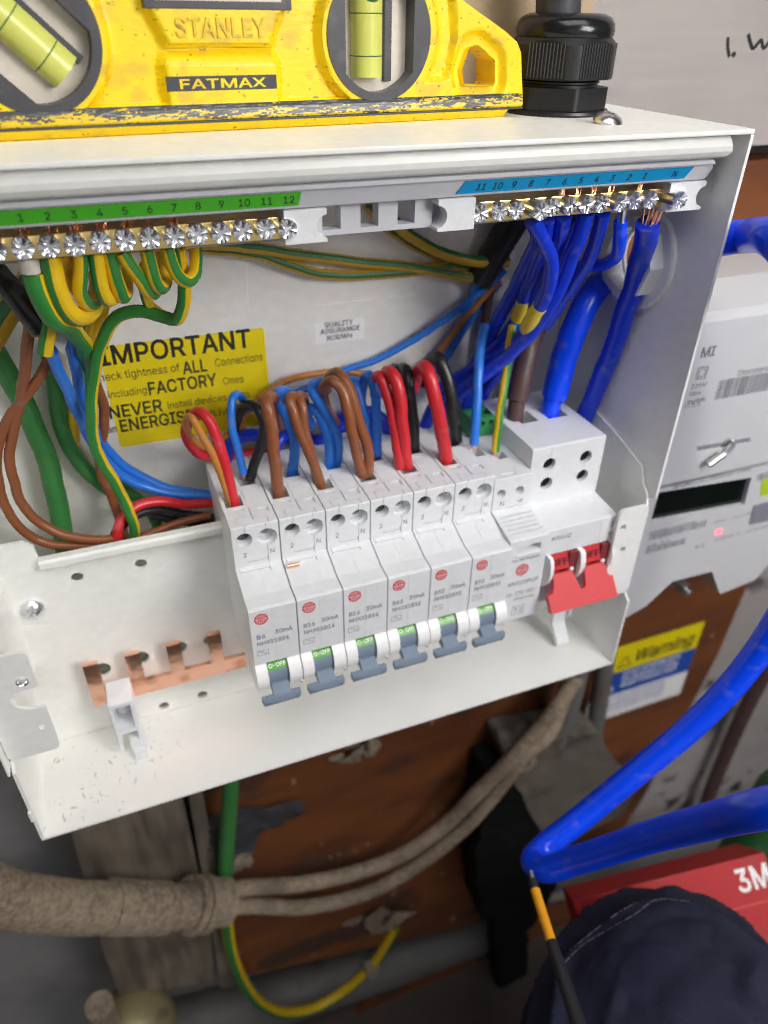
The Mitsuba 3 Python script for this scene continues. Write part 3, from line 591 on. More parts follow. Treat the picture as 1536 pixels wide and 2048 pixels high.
wire(E_, 'straight green and yellow earth wire into the surge protector', [(116.3,36.5,23.1),(117,38,30),(119,41,39.9),(122,45,51.2),(124.2,48,61.7),(127.3,52,71.5)], 1.75, 'w_earthgreen', 0.40, tip=(1.2, 0))
wire('green_cable', 'thick green sheathed cable along the left of the back panel', [(-67.2,78,84.4),(-63.6,78,71.1),(-60.5,78,57.1),(-58.5,77,40.6),(-57.9,76,25.5),(-58.9,75,9.9),(-59.9,74,-4.1),(-61.5,72,-15.2)], 3.9, 'w_greenmost', .45, 'cable')
wire('green_cable', 'thinner green sheathed cable in shadow behind the blue wires', [(-47.6,80,75.7),(-48.3,81,61.8),(-49.8,81,49.8),(-49.9,80,37.4),(-47,80,26.7),(-42.2,80,17.5),(-36.8,80,10.3)], 3.1, 'w_greenmost', .3, 'cable')
wire('green_cable', 'short green cable seen low behind the red and black pair', [(-36.7,82,15.2),(-27.8,80,4.5),(-23.5,76,-4.3),(-22.1,72,-12.5)], 2.2, 'w_greenmost', .3, 'cable')
wire('dark_cable', 'dark green and yellow cable crossing the top left corner', [(-65.1,62,83),(-57.3,60,92.8),(-50.1,58,100.7),(-44.2,56,107)], 4.0, 'w_earthold', .5, 'cable')
t = wire('black_cable', 'thick black sheathed cable coming down at the far left under the earth bar', [(-54.9,40,116.7),(-51.5,36,111.8),(-48.7,34,107.2),(-46.7,34,101.8),(-45,35,97.5)], 3.5, 'w_black', 0, 'cable')
part(t, 'cut_end', lathe([(0, 0), (3.3, 0), (3.5, .6), (2.4, 1.0), (0, 1.0)], (-45,35,97.4), np.array((-45,35,97.4)) - np.array((-46.7,34,101.8)), 18), 'w_brown')
t = thing('tape_tag', 'striped earth tape tag hanging beside the black cable end', 'tape')
m_, uv_ = tube(spline([(-41.6,32,100.4),(-42.9,32,96.8),(-44.4,32,93.1),(-45.3,32,90.3)]), [2.0, 2.0, 2.1, 2.2, 2.3, 2.3] if False else 2.2, 14, .3, raw=True)
part(t, 'sleeve', m_, 'w_earth', True, uv_)
t = thing('clear_sleeve', 'frayed grey translucent sleeve next to the striped tape tag', 'sleeve')
part(t, 'film', cat(prism(Polygon([(p[0], p[2]) for p in [(-40.9,38,96),(-38.2,38,96.7),(-38.5,38,91.7),(-40.7,38,87.2),(-42.6,38,90.7)]]), 38, 38.6, 'y')), 'm_sleeve')

# --- left side blue and brown cores
wire('blue_wire', 'lower left blue wire curving right to the breaker row', [(-44.7,38,96.4),(-44.4,42,87.8),(-43.5,48,76.8),(-42.5,54,64.6),(-41.1,60,52.2),(-38.9,66,38.3),(-33,70,24.2),(-23,70,15.2),(-11.9,69,10.6),(1.9,68,7.1)], 1.95, 'w_blue')
wire('blue_wire', 'upper left blue wire curving right beside the long earth wire', [(-38.5,44,96),(-38.5,50,85.6),(-39,56,73.7),(-39.5,62,60.9),(-38.6,68,47.8),(-35.6,72,34.5),(-29.1,74,22.9),(-18.9,73,14.2),(-7.6,72,8.6),(2.3,71,5.7)], 1.95, 'w_blue')
wire('brown_wire', 'outermost brown wire in a wide loop at the left edge', [(-45.7,52,81.6),(-51.2,52,74.5),(-57.5,54,67.4),(-63.4,56,61),(-68.5,58,52.3),(-72.7,60,39.9),(-74.5,61,26.9),(-72.4,61,15.2),(-67.4,61,6.9),(-58.5,60,2.4),(-47.7,58,1.4),(-38,56,3.3)], 1.75, 'w_brown')
wire('brown_wire', 'inner brown wire dropping from the black cable and looping right', [(-47.6,44,97.1),(-50.8,46,88.8),(-54.5,50,77.6),(-58,54,67.5),(-62.7,57,57.5),(-66.3,59,47.4),(-68.9,60,34.9),(-68.4,60,24),(-64,60,13.8),(-55.7,59,7),(-45.3,57,4),(-38,56,3.8)], 1.8, 'w_brown')
wire('brown_wire', 'brown wire half hidden behind the long earth wire', [(-34.2,66,64.1),(-33.5,68,55.1),(-35.2,70,44.1),(-39.1,72,32.9),(-39.6,73,23.4),(-38.2,73,13.6),(-37,70,3),(-36.7,66,-4.5)], 1.9, 'w_brown')
wire('brown_wire', 'brown wire low along the plate heading to the first breaker', [(-35.7,58,-0.4),(-26.6,60,0.1),(-16.3,62,1.2),(-1.6,64,0.9)], 1.6, 'w_brown')
wire('red_wire', 'red wire hooking over the plate at the bottom left', [(-39.3,56,1.9),(-37.9,56,8.1),(-35.2,58,11.6),(-29.1,61,13.7),(-20.3,63,12.6),(-10.8,65,7.9),(1.3,66,5)], 2.0, 'w_red', tip=(1.0, 0))
wire('black_wire', 'black wire lying along the red one at the bottom left', [(-41.6,57,1.8),(-38.2,60,5),(-32.5,62,8.1),(-24.8,64,8.4),(-13.4,66,2.9),(0.5,67,-3.2)], 2.0, 'w_black')
wire('black_wire', 'second black wire low behind the red one', [(-25.1,66,5.2),(-15.8,67,-0.2),(0.1,67,-6.7)], 1.8, 'w_black')

# --- wires into the breakers
wire('orange_wire', 'thin orange wire into the first breaker', [(4.3,38,21.4),(3.8,38,24.7),(1.7,38,35.9),(-0.8,38,45.8),(-3.1,40,52.3),(-5.2,43,56.9),(-6.5,48,54.3),(-5.3,56,44),(-0.6,64,33.5),(7.1,70,30.7),(19,76,33.6)], 1.35, 'w_orange')
wire('red_wire', 'red wire into the first breaker beside the orange one', [(5.6,38,21.1),(5.2,38,24.3),(4.1,38,36.4),(2.7,39,46.6),(1,42,54.5),(-1.2,46,56.7),(-4,51,53.7),(-6.3,56,45.8),(-5.5,61,36.7),(0.1,66,27.9),(12.5,70,23.3),(28.2,74,22.2)], 2.0, 'w_red')
wire('blue_wire', 'thin light blue wire with bare tip into the first breaker', [(12.1,50.5,25.9),(11.5,51,33.1),(10.5,52,43.7),(10.9,54,52.1),(12.8,57,55.6),(15.4,62,54),(19.3,70,46.5),(28,76,39.9)], 1.55, 'w_blue', tip=(2.6, 0))
wire('black_wire', 'black wire arched into the first breaker', [(14.7,51,22.7),(16.6,51,28.7),(19.8,52,35.4),(22,53,42.2),(21.9,56,48.1),(20,60,49.9),(17.5,65,47),(14.5,70,38.5),(12.2,74,28.8),(10.4,76,19.7)], 2.0, 'w_black')
wire('brown_wire', 'single brown wire into the second breaker', [(22.8,38,21.3),(22.5,38,28.2),(22.1,38,39.2),(22.2,39,49.1),(22,41,56.3),(22.3,44,58.5),(25.5,50,56.7),(30,60,47.8),(32.8,70,34.1)], 2.35, 'w_brown')
wire('blue_wire', 'single blue wire into the second breaker', [(31.5,51,21),(33.3,51,31.1),(33.4,51,38.9),(31.5,52,45.3),(29.8,54,51),(29.6,57,53.9),(32.7,62,53.1),(37.4,70,45.8),(40.5,76,34.5)], 2.1, 'w_blue')
wire('brown_wire', 'front brown wire of the pair into the third breaker', [(39.9,38,21.6),(38,38,29.4),(35.2,38.5,38.5),(33.1,40,46.2),(31.4,42,53.3),(30.9,45,56.6),(34.1,50,55.7),(38.8,60,46.8),(42.2,70,33.6)], 2.0, 'w_brown', tip=(1.2, 0))
wire('brown_wire', 'rear brown wire of the pair into the third breaker', [(39.4,41,22.3),(38.1,41,29.9),(36.5,42,39.7),(35.9,44,47.4),(35.8,46,53.3),(35.6,50,54.6),(38.8,56,52.5),(42.8,66,42.2)], 1.9, 'w_brown')
wire('blue_wire', 'left blue wire of the pair into the third breaker', [(47.6,51,21.2),(47.5,51,30.6),(46.4,52,39.4),(44.7,54,44.7),(42.8,57,46.2),(42,62,41.3),(45.1,68,32.9)], 2.1, 'w_blue')
wire('blue_wire', 'right blue wire of the pair into the third breaker', [(50.8,51,21.7),(51.3,51,31),(49.2,51,40.5),(45.7,52,48.3),(43.7,55,52.6),(44.2,59,54.5),(48.9,65,53),(56.3,72,49.3)], 2.0, 'w_blue', tip=(1.4, 0))
wire('brown_wire', 'left brown wire of the spread pair into the fourth breaker', [(57.5,38,22.5),(55,38,31.5),(53.3,38,41.8),(52.1,40,51.7),(51.1,43,58.3),(48.6,46,61.5),(47,51,58),(48.2,58,48.3),(52.9,66,37.1),(57.3,72,29.9)], 2.1, 'w_brown')
wire('brown_wire', 'right brown wire of the spread pair into the fourth breaker', [(59.4,38,22.6),(59.8,38,29.4),(59.2,38,35.2),(57.3,40,44.4),(55.2,43,54),(53.5,47,60.3),(52.2,52,61.7),(51,58,58.2),(52,66,48.6)], 2.1, 'w_brown')
wire('blue_wire', 'front blue wire with bare tip into the fourth breaker', [(68.2,50.5,23.3),(67.9,51,32.5),(68,52,43.4),(68.3,54,51.2),(67.7,57,56.1),(67.4,62,54),(68,68,46.3),(69.5,74,37.6)], 2.0, 'w_blue', tip=(1.6, 0))
wire('blue_wire', 'rear blue wire into the fourth breaker', [(66.4,52,20.9),(65.3,54,31.5),(63.9,56,42.2),(62.9,59,48.8),(62.4,63,52.2),(63.2,70,46.2)], 1.9, 'w_blue')
wire('red_wire', 'front red wire of the pair into the fifth breaker', [(76.6,38,22.5),(75,38,31),(74,38.5,42.2),(73.3,40,53.4),(72.3,43,60.6),(71.8,48,60.9),(72.9,56,54.9),(76,66,43.6)], 2.5, 'w_red')
wire('red_wire', 'rear red wire of the pair into the fifth breaker', [(73.5,38,23.2),(72.1,39,32.2),(71.2,41,43.7),(69.7,44,53.3),(68.5,48,58.9),(69.5,56,55.4),(72.9,66,43)], 2.2, 'w_red')
wire('black_wire', 'front black wire of the pair into the fifth breaker', [(85.1,51,21.6),(84.6,51,29.4),(83.9,52,39.6),(83.1,54,50),(83.3,58,54.9),(83.8,64,53.9),(85.9,72,46.4)], 2.5, 'w_black')
wire('black_wire', 'rear black wire of the pair into the fifth breaker', [(84,54,22),(83.1,56,34.3),(82.2,58,47.3),(81.7,62,53.5),(81.6,68,52.6),(83.6,76,43.9)], 2.2, 'w_black')
wire('red_wire', 'single thick red wire into the sixth breaker', [(94.2,38,22),(92.8,38,28.7),(90.4,38.5,39.2),(87.7,40,52.2),(86.6,43,59.1),(86.6,48,60.6),(87.7,56,55.7),(90.2,66,43.7)], 2.8, 'w_red')
wire('black_wire', 'thick black wire arched into the sixth breaker', [(105.2,51,20.7),(103.9,51,29.5),(102.1,52,41.1),(100.3,55,51.4),(98.8,59,57.3),(98.4,65,56.7),(98.6,72,49.9),(100.1,78,39.4)], 2.7, 'w_black')
wire('blue_wire', 'straight blue wire with bare copper end into the surge protector', [(108.7,42,25.2),(108.9,43,33.7),(110.5,46,43.6),(112.4,50,52.8),(115.4,56,60.9),(120.1,62,68.9)], 2.0, 'w_blue', tip=(2.0, 0))

# --- thin wires across the back
wire('blue_wire', 'thin blue wire slanting across the back panel from the black cable', [(136.4,78,85.6),(126.4,78,77.7),(114.9,79,69.9),(101.2,80,61.7),(90,81,56.2),(78.5,81,52.1),(66.7,80,50.1),(55.9,78,47.3),(43.5,77,44.4),(32.5,77,40.5),(22,77,40.4),(15.9,77,42.3)], 1.55, 'w_blue')
wire('orange_wire', 'thin orange brown wire slanting down from the black cable', [(135.6,80,80.9),(125.7,80,71.1),(116.7,80,62),(110,80,53.7),(103,80,47.7),(89.9,80,44.1),(75.8,80,46.2),(64.5,80,49.1),(53.4,80,50),(42.5,80,49.6),(32.6,80,46.4),(24.7,79,42),(17.4,78,34.1),(9.2,77,27.8),(3.4,77,23),(-0.6,76,25.5)], 1.35, 'w_orange')
wire('blue_wire', 'second thin blue wire behind the dark blue bundle', [(138.1,84,78.4),(127,84,66.3),(119.2,84,54.5),(111.2,84,43.7),(103.6,83,37.9)], 1.6, 'w_blue')
wire('brown_wire', 'dark brown core hanging from the black cable', [(132.8,81,78.7),(131.2,81,70.1),(130,80,59.3),(129.6,78,45.9),(126.7,74,35.8)], 1.9, 'w_purple')

# --- dark blue neutral leads: from the back of each breaker to the neutral bar
NV = 'navy_wire'
wire(NV, 'dark blue lead looping behind the first breaker', [(7.9,70,15.1),(8.5,68,24.5),(10.8,68,30.3),(16.5,70,31.9),(24.2,73,29),(29,77,22.9),(34.1,80,21.6),(43.9,82,26.2)], 2.7, 'w_navy')
wire(NV, 'dark blue lead looping behind the second breaker', [(27.8,70,15.8),(28.8,69,23.5),(33.3,71,27.6),(39.7,75,26),(49.5,79,19.2),(61.8,81,17.9)], 2.6, 'w_navy')
wire(NV, 'dark blue lead looping behind the third breaker', [(44.4,70,16.2),(49.2,70,22.7),(56.3,72,26),(64.6,75,26.9),(75.1,78,25.6),(84.4,80,19.9),(91.3,82,21.6)], 2.6, 'w_navy')
wire(NV, 'dark blue lead looping behind the fourth breaker', [(82.2,70,13.9),(80.6,68,22.1),(77.6,69,29),(72.9,72,32.2),(65,76,30.3),(56.7,79,25.4)], 2.7, 'w_navy')
wire(NV, 'dark blue lead rising behind the fifth breaker', [(96.8,68,14.7),(98.1,68,23.4),(102.1,69,31.6),(109.3,71,36.1),(121.2,73,40.7),(132.4,72,49.1),(138.7,68,61.3),(141.6,62,77.1)], 2.7, 'w_navy')
t = wire(NV, 'front dark blue lead with a bright yellow tape band', [(108.2,17,120.8),(111.6,18,116.9),(116.4,20,111.6),(121.2,22,105.4),(123.4,24,99.3),(124.4,27,93.1),(124.5,31,86.3),(124.8,36,78.3),(127.9,48,65.9),(123.4,53,58.8),(117.8,59,52.3),(110.6,65,45.6),(102.7,70,37.6)], 2.7, 'w_navy', bands=((.37, .50, 'm_tapeyellow'),))
t = wire(NV, 'dark blue lead behind it with a second yellow tape band', [(115.9,20,120.4),(121,28,111),(124.2,36,100),(127.1,44,89.1),(129.3,51,76.8),(128.3,57,65.8),(123.8,62,56.4),(117,68,45.8),(108.7,72,34.6)], 2.6, 'w_navy', bands=((.46, .545, 'm_tapeyellow'),))
wire(NV, 'dark blue lead at the left edge of the bundle', [(115.2,22,120.9),(121.4,34,107.8),(123.9,44,95.1),(125.4,54,81.4),(124.3,61,68.8),(122.3,66,56.2),(120.7,70,43.2),(120.3,72,30.2),(119.6,72,17.6)], 2.8, 'w_navy')
wire(NV, 'dark blue lead curving under the neutral bar to the bundle', [(121.5,19,121),(125.6,26,111.9),(128.3,34,101.1),(130.9,43,88.1),(132.7,52,73),(129.5,60,59.7),(124.2,66,49.1),(117.3,70,38.9)], 2.8, 'w_navy')
wire(NV, 'long front dark blue lead sweeping down to the sixth breaker', [(129.3,18,121.5),(129.8,20,113.8),(129.7,23,105.6),(129.9,27,95.7),(129.4,31,85.8),(127.8,36,76),(124.4,42,66.1),(118.6,48,56.4),(112.2,54,47.1),(106.4,60,37.9),(103.9,66,27.1)], 2.75, 'w_navy')
wire(NV, 'right hand dark blue lead curving behind the long one', [(136.9,19,120.8),(140.2,24,112.1),(142.5,30,102.6),(143.5,37,92.4),(143.7,44,82.5),(142.7,52,69.6)], 2.6, 'w_navy')
wire(NV, 'dark blue lead deep behind the bundle', [(129.3,24,119.8),(136.3,36,107.9),(141,48,93.4),(143.5,58,80.2),(144.2,66,66.9),(139.7,72,51.6),(133.5,74,37.2),(128.2,74,25.5),(131.8,72,18)], 2.6, 'w_navy')
t = wire('blue_wire', 'blue wire with a crimped end at screw 2 of the neutral bar', [(143.2,17,118.1),(145,18,112.3),(148.2,22,105.9),(151.1,30,100.3),(152.2,40,96.4),(153,52,92.2)], 2.35, 'w_tail')
part(t, 'crimp', lathe([(0, 0), (1.5, 0), (1.6, 2.5), (1.2, 4.5), (0, 4.5)], (143.2,17,117.9), (0, -.1, 1), 16), 'm_chrome')
TL = 'tail_cable'
t = wire(TL, 'thick blue tail from the right end of the neutral bar down behind the main switch', [(154.1,16,116.7),(156.2,18,112.2),(163,26.1,102.7),(166,30.7,92),(167.5,34.1,78.9),(168,37.7,62.9),(168,41.9,47.9),(167.5,45.4,33.3),(166,48,15.9)], 4.1, 'w_navy', 0, 'cable', sides=22)
strands(t, (155.3,17,116), (0.12, 0.05, 1), 26, 3.0, 7.0, 1.0, 77)
t = wire(TL, 'thick bright blue tail bent over into the main switch', [(150.6,49,36.9),(152.2,50,45.7),(153.5,50,55.8),(155,49,66),(158.3,49,75.2),(163.5,51,81.5),(172.7,58,82.3),(184.8,67,77.6),(196.1,75,69),(204.6,82,58)], 5.6, 'w_tail', 0, 'cable', sides=24)
part(t, 'inner_insulation', tube([(148.9,48,24.1),(149.1,48.5,31.3),(150.3,49,36.9)], 4.1, 20)[0], 'w_tail', True)
t = wire(TL, 'dull purple brown tail into the left pole of the main switch', [(132.4,50,38.2),(134.4,52,46.3),(137.5,55,55),(142.1,59,62.9),(148.7,64,70.3),(158.2,70,76.1),(169.9,76,79.8)], 4.6, 'w_purple', 0, 'cable', sides=22)
part(t, 'inner_insulation', tube([(131.8,48.5,26.9),(131.8,49,32.8),(132.4,50,38.2)], 3.6, 18)[0], 'w_purple', True)
t = thing('sheathed_cable', 'black sheathed cable entering at the top right behind the neutral bar', 'cable')
part(t, 'sheath', tube([(140.4,72,118.2),(137.2,74,108.6),(133.1,77,98.5),(128.3,79,88.2),(124.8,80,80.9)], 6.0, 20)[0], 'm_black', True)
part(t, 'core', tube([(125.3,79,82.2),(122.4,81,73.3),(120,82,64.4),(115.9,82,53.4)], 1.7, 12)[0], 'w_blue', True)

# ---------------------------------------------------------------- spirit level lying on the enclosure
TH = math.atan(.095)
LS, LN_ = np.array([math.cos(TH), math.sin(TH), 0]), np.array([-math.sin(TH), math.cos(TH), 0])
LO = np.array([-43., 32., 147.])
def lw(m):          # level space (x along, y depth, z up) to the scene
    if isinstance(m, m3.Manifold): m = tri(m)
    M = np.eye(4); M[:3, 0] = LS; M[:3, 1] = LN_; M[:3, 2] = (0, 0, 1); M[:3, 3] = LO
    m = m.copy(); m.apply_transform(M); return m
lv = thing('spirit_level', 'scuffed yellow torpedo spirit level with dark grey vial rings on top of the enclosure', 'spirit level')
outline = [(-95, 2.9), (161.8,2.4), (161.6,6.4), (159.3,18.4), (157.3,21.3), (152.3,24.2), (142.1,29), (136,31.9), (118, 45), (-95, 45)]
R2a, R2b, R2c = (91.4,24.3), (125.2,23.7), (109.9,6)
c2x = (R2a[0] + R2b[0]) / 2; r2 = (R2b[0] - R2a[0]) / 2; c2z = R2c[1] + r2
R1b, R1c = (29.5,20.3), (12.1,5.6)
r1 = r2 * 1.0; c1x = R1b[0] - r1; c1z = R1c[1] + r1
op = Polygon(outline).buffer(-.8).buffer(.8)
pent = Polygon([(143,20.2), (149.5,16.2), (150.3,9.5), (139.3,9.8), (138.2,13.9), (140.3,19.6)]).buffer(-.8).buffer(1.2)
body = prism(op.difference(Point(c2x, c2z).buffer(r2 - .3, quad_segs=16)).difference(Point(c1x, c1z).buffer(r1 - .3, quad_segs=16)).difference(pent), 0, 12, 'y')
body = body.refine_to_length(.8)
bm = tri(body)
V = np.array(bm.vertices)
sst = lambda a, b, x: (lambda t: t * t * (3 - 2 * t))(np.clip((x - a) / (b - a), 0, 1))
x, z = V[:, 0], V[:, 2]
def front_depth(x, z):
    d1, d2 = np.hypot(x - c1x, z - c1z), np.hypot(x - c2x, z - c2z)
    rim = np.minimum(np.abs(d1 - r1), np.abs(d2 - r2))
    hole = np.minimum(d1 - r1, d2 - r2)
    dep = np.zeros_like(x)
    a, b = CP[0], CP[1]
    mid = (x > a[0] - 20) & (x < b[0] + 20)
    t = (x - a[0]) / (b[0] - a[0])
    # side recesses beside the collars
    rec = sst(1.4, 3.0, d1 - r1) * sst(1.4, 3.0, d2 - r2) * sst(6.2, 7.6, z)
    half = (b[0] - a[0]) / 2; xc = (a[0] + b[0]) / 2
    wid = half * np.where(z < zl1, 1.02, np.where(z < zl2, 1.02 - .10 * (z - zl1) / (zl2 - zl1), .92 + .22 * np.clip((z - zl2) / 8, 0, 1)))
    inside = 1 - sst(wid - 1.2, wid + 1.2, np.abs(x - xc))
    prof = np.interp(z, [6, zl1, zl1 + .8, zl2 - .8, zl2, 40], [0.1, 0.1, .5, 3.4, 0, 0])
    betw = (x > c1x) & (x < c2x)
    dep = np.where(betw, rec * ((1 - inside) * 3.6 + inside * prof), 0)
    # right side: crescent recess and the dished frame of the hand hole
    px = np.abs(d2 - (r2 + 6.2))
    cres = (1 - sst(2.2, 3.4, px)) * (x > c2x) * sst(10.5, 12.5, z)
    from_hole = np.array([pent.distance(Point(q)) for q in zip(x, z)]) if len(x) < 3e5 else 0
    dish = (1 - sst(2.6, 4.2, from_hole)) * 2.6 * (from_hole > -1)
    dep = np.maximum(dep, np.where(x > c2x, np.maximum(cres * 2.2, dish), 0))
    return dep
CP = ((44.3,14.1), (76.7,13.6)); zl1, zl2 = (59.6,16.2)[1], (60.2,21)[1]
front = V[:, 1] < .01
dep = np.zeros(len(V)); dep[front] = front_depth(x[front], z[front])
V[:, 1] += dep
bm.vertices = V
def lvl(p, n, uv):
    s = p.z - .147
    f = mikit.fbm(p.x * 160, p.y * 160, p.z * 160, 4)
    c = mikit.mix((.90, .66, .006), (.60, .38, .05), mikit.smoothstep(.52, .75, f) * .55)
    m = mikit.fbm(p.x * 900, p.y * 500, p.z * 900, 2)
    return mikit.mix(c, (.20, .16, .06), mikit.smoothstep(.74, .82, m) * .7)
mat('m_level', pr(lvl), .38, bump=peel(6e-5, 900))
def lvl_wear(p, n, uv):
    z = (p.z - .1501) / .0038
    f = .55 * mikit.fbm(p.x * 260, 0, p.z * 1500, 4) + .45 * mikit.fbm(p.x * 1400, 0, p.z * 2200, 3) + .25 * (mikit.fbm(p.x * 60, 0, 0, 2) - .5)
    k = mikit.smoothstep(.43, .50, f + .30 * (z - .45))
    g = mikit.fbm(p.x * 500, 3, p.z * 3000, 3)
    return mikit.mix((.78, .54, .01), mikit.mix((.055, .055, .06), (.22, .22, .23), mikit.smoothstep(.5, .75, g)), k)
mat('m_wear', pr(lvl_wear), .36)
bd_ = part(lv, 'body', lw(bm), 'm_level', 40)
xr = (161.7,4.2)[0]
part(lv, 'worn_strip', lw(prism(rnd([(-.9, 3.1), (-1.3, 3.7), (-.9, 5.9), (.05, 7.0), (1, 7.0), (1, 3.1)], .2), -95, xr - .6)), 'm_wear')
part(lv, 'base_rail', lw(bx(-95, xr - .2, -1.2, 25, 2.45, 3.05, .15)), 'm_darkgrey')
part(lv, 'foot', lw(prism(Polygon([(-.6, 2.45), (2.4, .05), (25, .05), (25, 2.45)]), -95, (156.1,1)[0])), 'm_level')
mat('m_levelworn', pr(dirt((.74, .52, .02), .8, 500, (.25, .18, .05))), .4)
mat('m_vialring', pr(dirt((.055, .055, .062), .35, 200, (.13, .12, .12))), .42)
mat('m_acrylic', pr(dirt((.70, .63, .54), .3, 60, (.50, .42, .34))), .2, clearcoat=.4)
mat('m_vial', (.64, .66, .14), .3, clearcoat=.3)
mat('m_vialring2', (.05, .12, .04), .2)
def vial(cx, cz, r, ang, tube_off):
    ca, sa = math.cos(ang), math.sin(ang)
    hw = r * .66
    slot = Polygon([(-hw * .62, -r * .87), (hw * .82, -r * .87), (hw, -r * .62), (hw, r * 1.6), (-hw, r * 1.6), (-hw, -r * .55)])
    slot = slot.intersection(Point(0, 0).buffer(r * .86, quad_segs=20))
    ring = Point(0, 0).buffer(r, quad_segs=24).difference(slot)
    def w(m):
        m = tri(m) if isinstance(m, m3.Manifold) else m.copy()
        M = np.eye(4); M[:3, 0] = (ca, 0, sa); M[:3, 2] = (-sa, 0, ca); M[:3, 3] = (cx, 0, cz)
        m.apply_transform(M); return lw(m)
    ms_ = prism(ring, -.5, 6, 'y')
    part(lv, 'vial_ring', w(ms_), 'm_vialring')
    b = part(lv, 'vial_block', w(prism(slot.buffer(.3), 5.0, 7, 'y')), 'm_acrylic')
    rt = hw * .42
    vl = part(lv, 'vial', w(cyl((tube_off, 3.4, -r * .62), (tube_off, 3.4, r * .9), rt, n=28)), 'm_vial')
    for q in (-.30, .32):
        part(vl, 'line', w(trimesh.creation.torus(rt + .02, .16, 32, 8).apply_translation([tube_off, 3.4, r * q])), 'm_vialring2')
    part(vl, 'bubble', w(trimesh.creation.icosphere(2, rt * .8).apply_scale([1, 1, 1.6]).apply_translation([tube_off, 3.4 - rt * .28, r * .62])), 'm_vialring2')
    part(lv, 'vial_bar', w(bx(hw * .30, hw * .52, 3.6, 5.2, -r * .7, r * .8, .2)), 'm_vialring')
vial(c2x, c2z, r2, 0.0, -r2 * .17)
vial(c1x, c1z, r1, math.radians(45), -r1 * .02)
a, b = (44.4,13.2), (75.6,13.3)
np_ = part(lv, 'name_plate', lw(bx(a[0], b[0], -.25, .3, (58.9,10.2)[1], (59.3,13.7)[1], .1).translate([0, .2, 0])), 'm_darkgrey')
def lt(s, h, x, z, width, y=-.06, depth=.2, bold=True):
    return lw(text(s, h, (x, y, z), width=width, bold=bold, depth=depth))
fa, fb = (47.4,10.6), (71.8,13)
part(np_, 'lettering', lt('FATMAX', (59.2,13)[1] - (58.9,10.8)[1], fa[0], (58.9,10.8)[1], fb[0] - fa[0]), 'm_level')
sa_, sb_ = (48.3,22.8), (73.1,23.3)
part(lv, 'maker_lettering', lt('STANLEY', 4.2, sa_[0], (60.4,22.7)[1], sb_[0] - sa_[0], y=.02, depth=.6), 'm_levelworn')

ta, tb = (41.3,28.6), (81.2,29.1)
tw_ = part(lv, 'top_window', lw(bx(ta[0], tb[0], -.3, 3, (61.1,28.7)[1], 46, .3)), 'm_vialring')
part(tw_, 'vial_block', lw(bx(ta[0] + 3, tb[0] - 3, -.45, 0, (61.3,30.5)[1], 46, .1)), 'm_acrylic')

# ---------------------------------------------------------------- cable gland and its cable
gl = thing('cable_gland', 'large black ribbed cable gland standing on the top right of the enclosure', 'cable gland')
gx, gy = 137.8, 57.4
part(gl, 'washer', lathe([(9, 0), (17.8, 0), (18.3, .5), (18.1, 1.3), (15, 1.6), (9, 1.6)], (gx, gy, 147.02), n=56), 'm_black')
def hexa(r, z0, z1, rot):
    p = Point(0, 0).buffer(r / math.cos(math.pi / 6) , quad_segs=1)
    q = Polygon([(r / math.cos(math.pi / 6) * math.cos(a + rot), r / math.cos(math.pi / 6) * math.sin(a + rot)) for a in np.arange(6) * math.pi / 3])
    m = prism(q, z0, z1, 'z')
    lim = cyl((0, 0, z0 - .01), (0, 0, z1 + .01), r * 1.11, n=64)
    return (m ^ lim)
part(gl, 'hex_base', hexa(15.4, 148.6, 155.2, .35).translate([gx, gy, 0]), 'm_black')
part(gl, 'neck', lathe([(0, 155.2), (13.2, 155.2), (13.2, 155.9), (13.9, 156.3), (13.9, 156.8), (12.9, 157.2), (12.9, 158.6), (0, 158.6)], (gx, gy, 0), n=48), 'm_black')
nutp = [(16.6 / math.cos(math.pi / 6) * math.cos(a + .16), 16.6 / math.cos(math.pi / 6) * math.sin(a + .16)) for a in np.arange(6) * math.pi / 3]
nut = Polygon(nutp).intersection(Point(0, 0).buffer(17.9, quad_segs=24))
nm = prism(nut, 157.6, 169.4, 'z')
bev = m3.Manifold.hull(cyl((0, 0, 157.5), (0, 0, 158.2), 17.5, 18.0, 60) + cyl((0, 0, 158), (0, 0, 167.2), 18.1, n=60) + cyl((0, 0, 167.2), (0, 0, 170.2), 18.1, 15.4, 60))
nm = nm ^ bev
ribs = []
L_ = LineString(list(nutp) + [nutp[0]])
n_ = 96
for i in range(n_):
    q = L_.interpolate(i / n_, normalized=True)
    if math.hypot(q.x, q.y) > 17.8: continue
    ribs.append(cyl((q.x, q.y, 158.2), (q.x, q.y, 168.0), .34, n=6))
part(gl, 'ribbed_nut', cat(nm, *ribs).apply_translation([gx, gy, 0]), 'm_black', 25)
part(gl, 'dome', lathe([(0, 169), (15.6, 169), (16.3, 170), (16.5, 171.4), (16.1, 173.4), (14.9, 175.0), (12.6, 176.0), (10, 176.2), (9.2, 175.5), (9, 173), (0, 173)], (gx, gy, 0), n=56), 'm_blackgloss', 40)
one('feed_cable', 'dark grey cable rising out of the black gland', 'cable', tube([(gx - 3, gy, 171), (gx - 5, gy, 190), (gx - 6.5, gy + .5, 215), (gx - 9, gy + 1, 250)], 7.4, 28)[0], 'm_darkgrey', True)

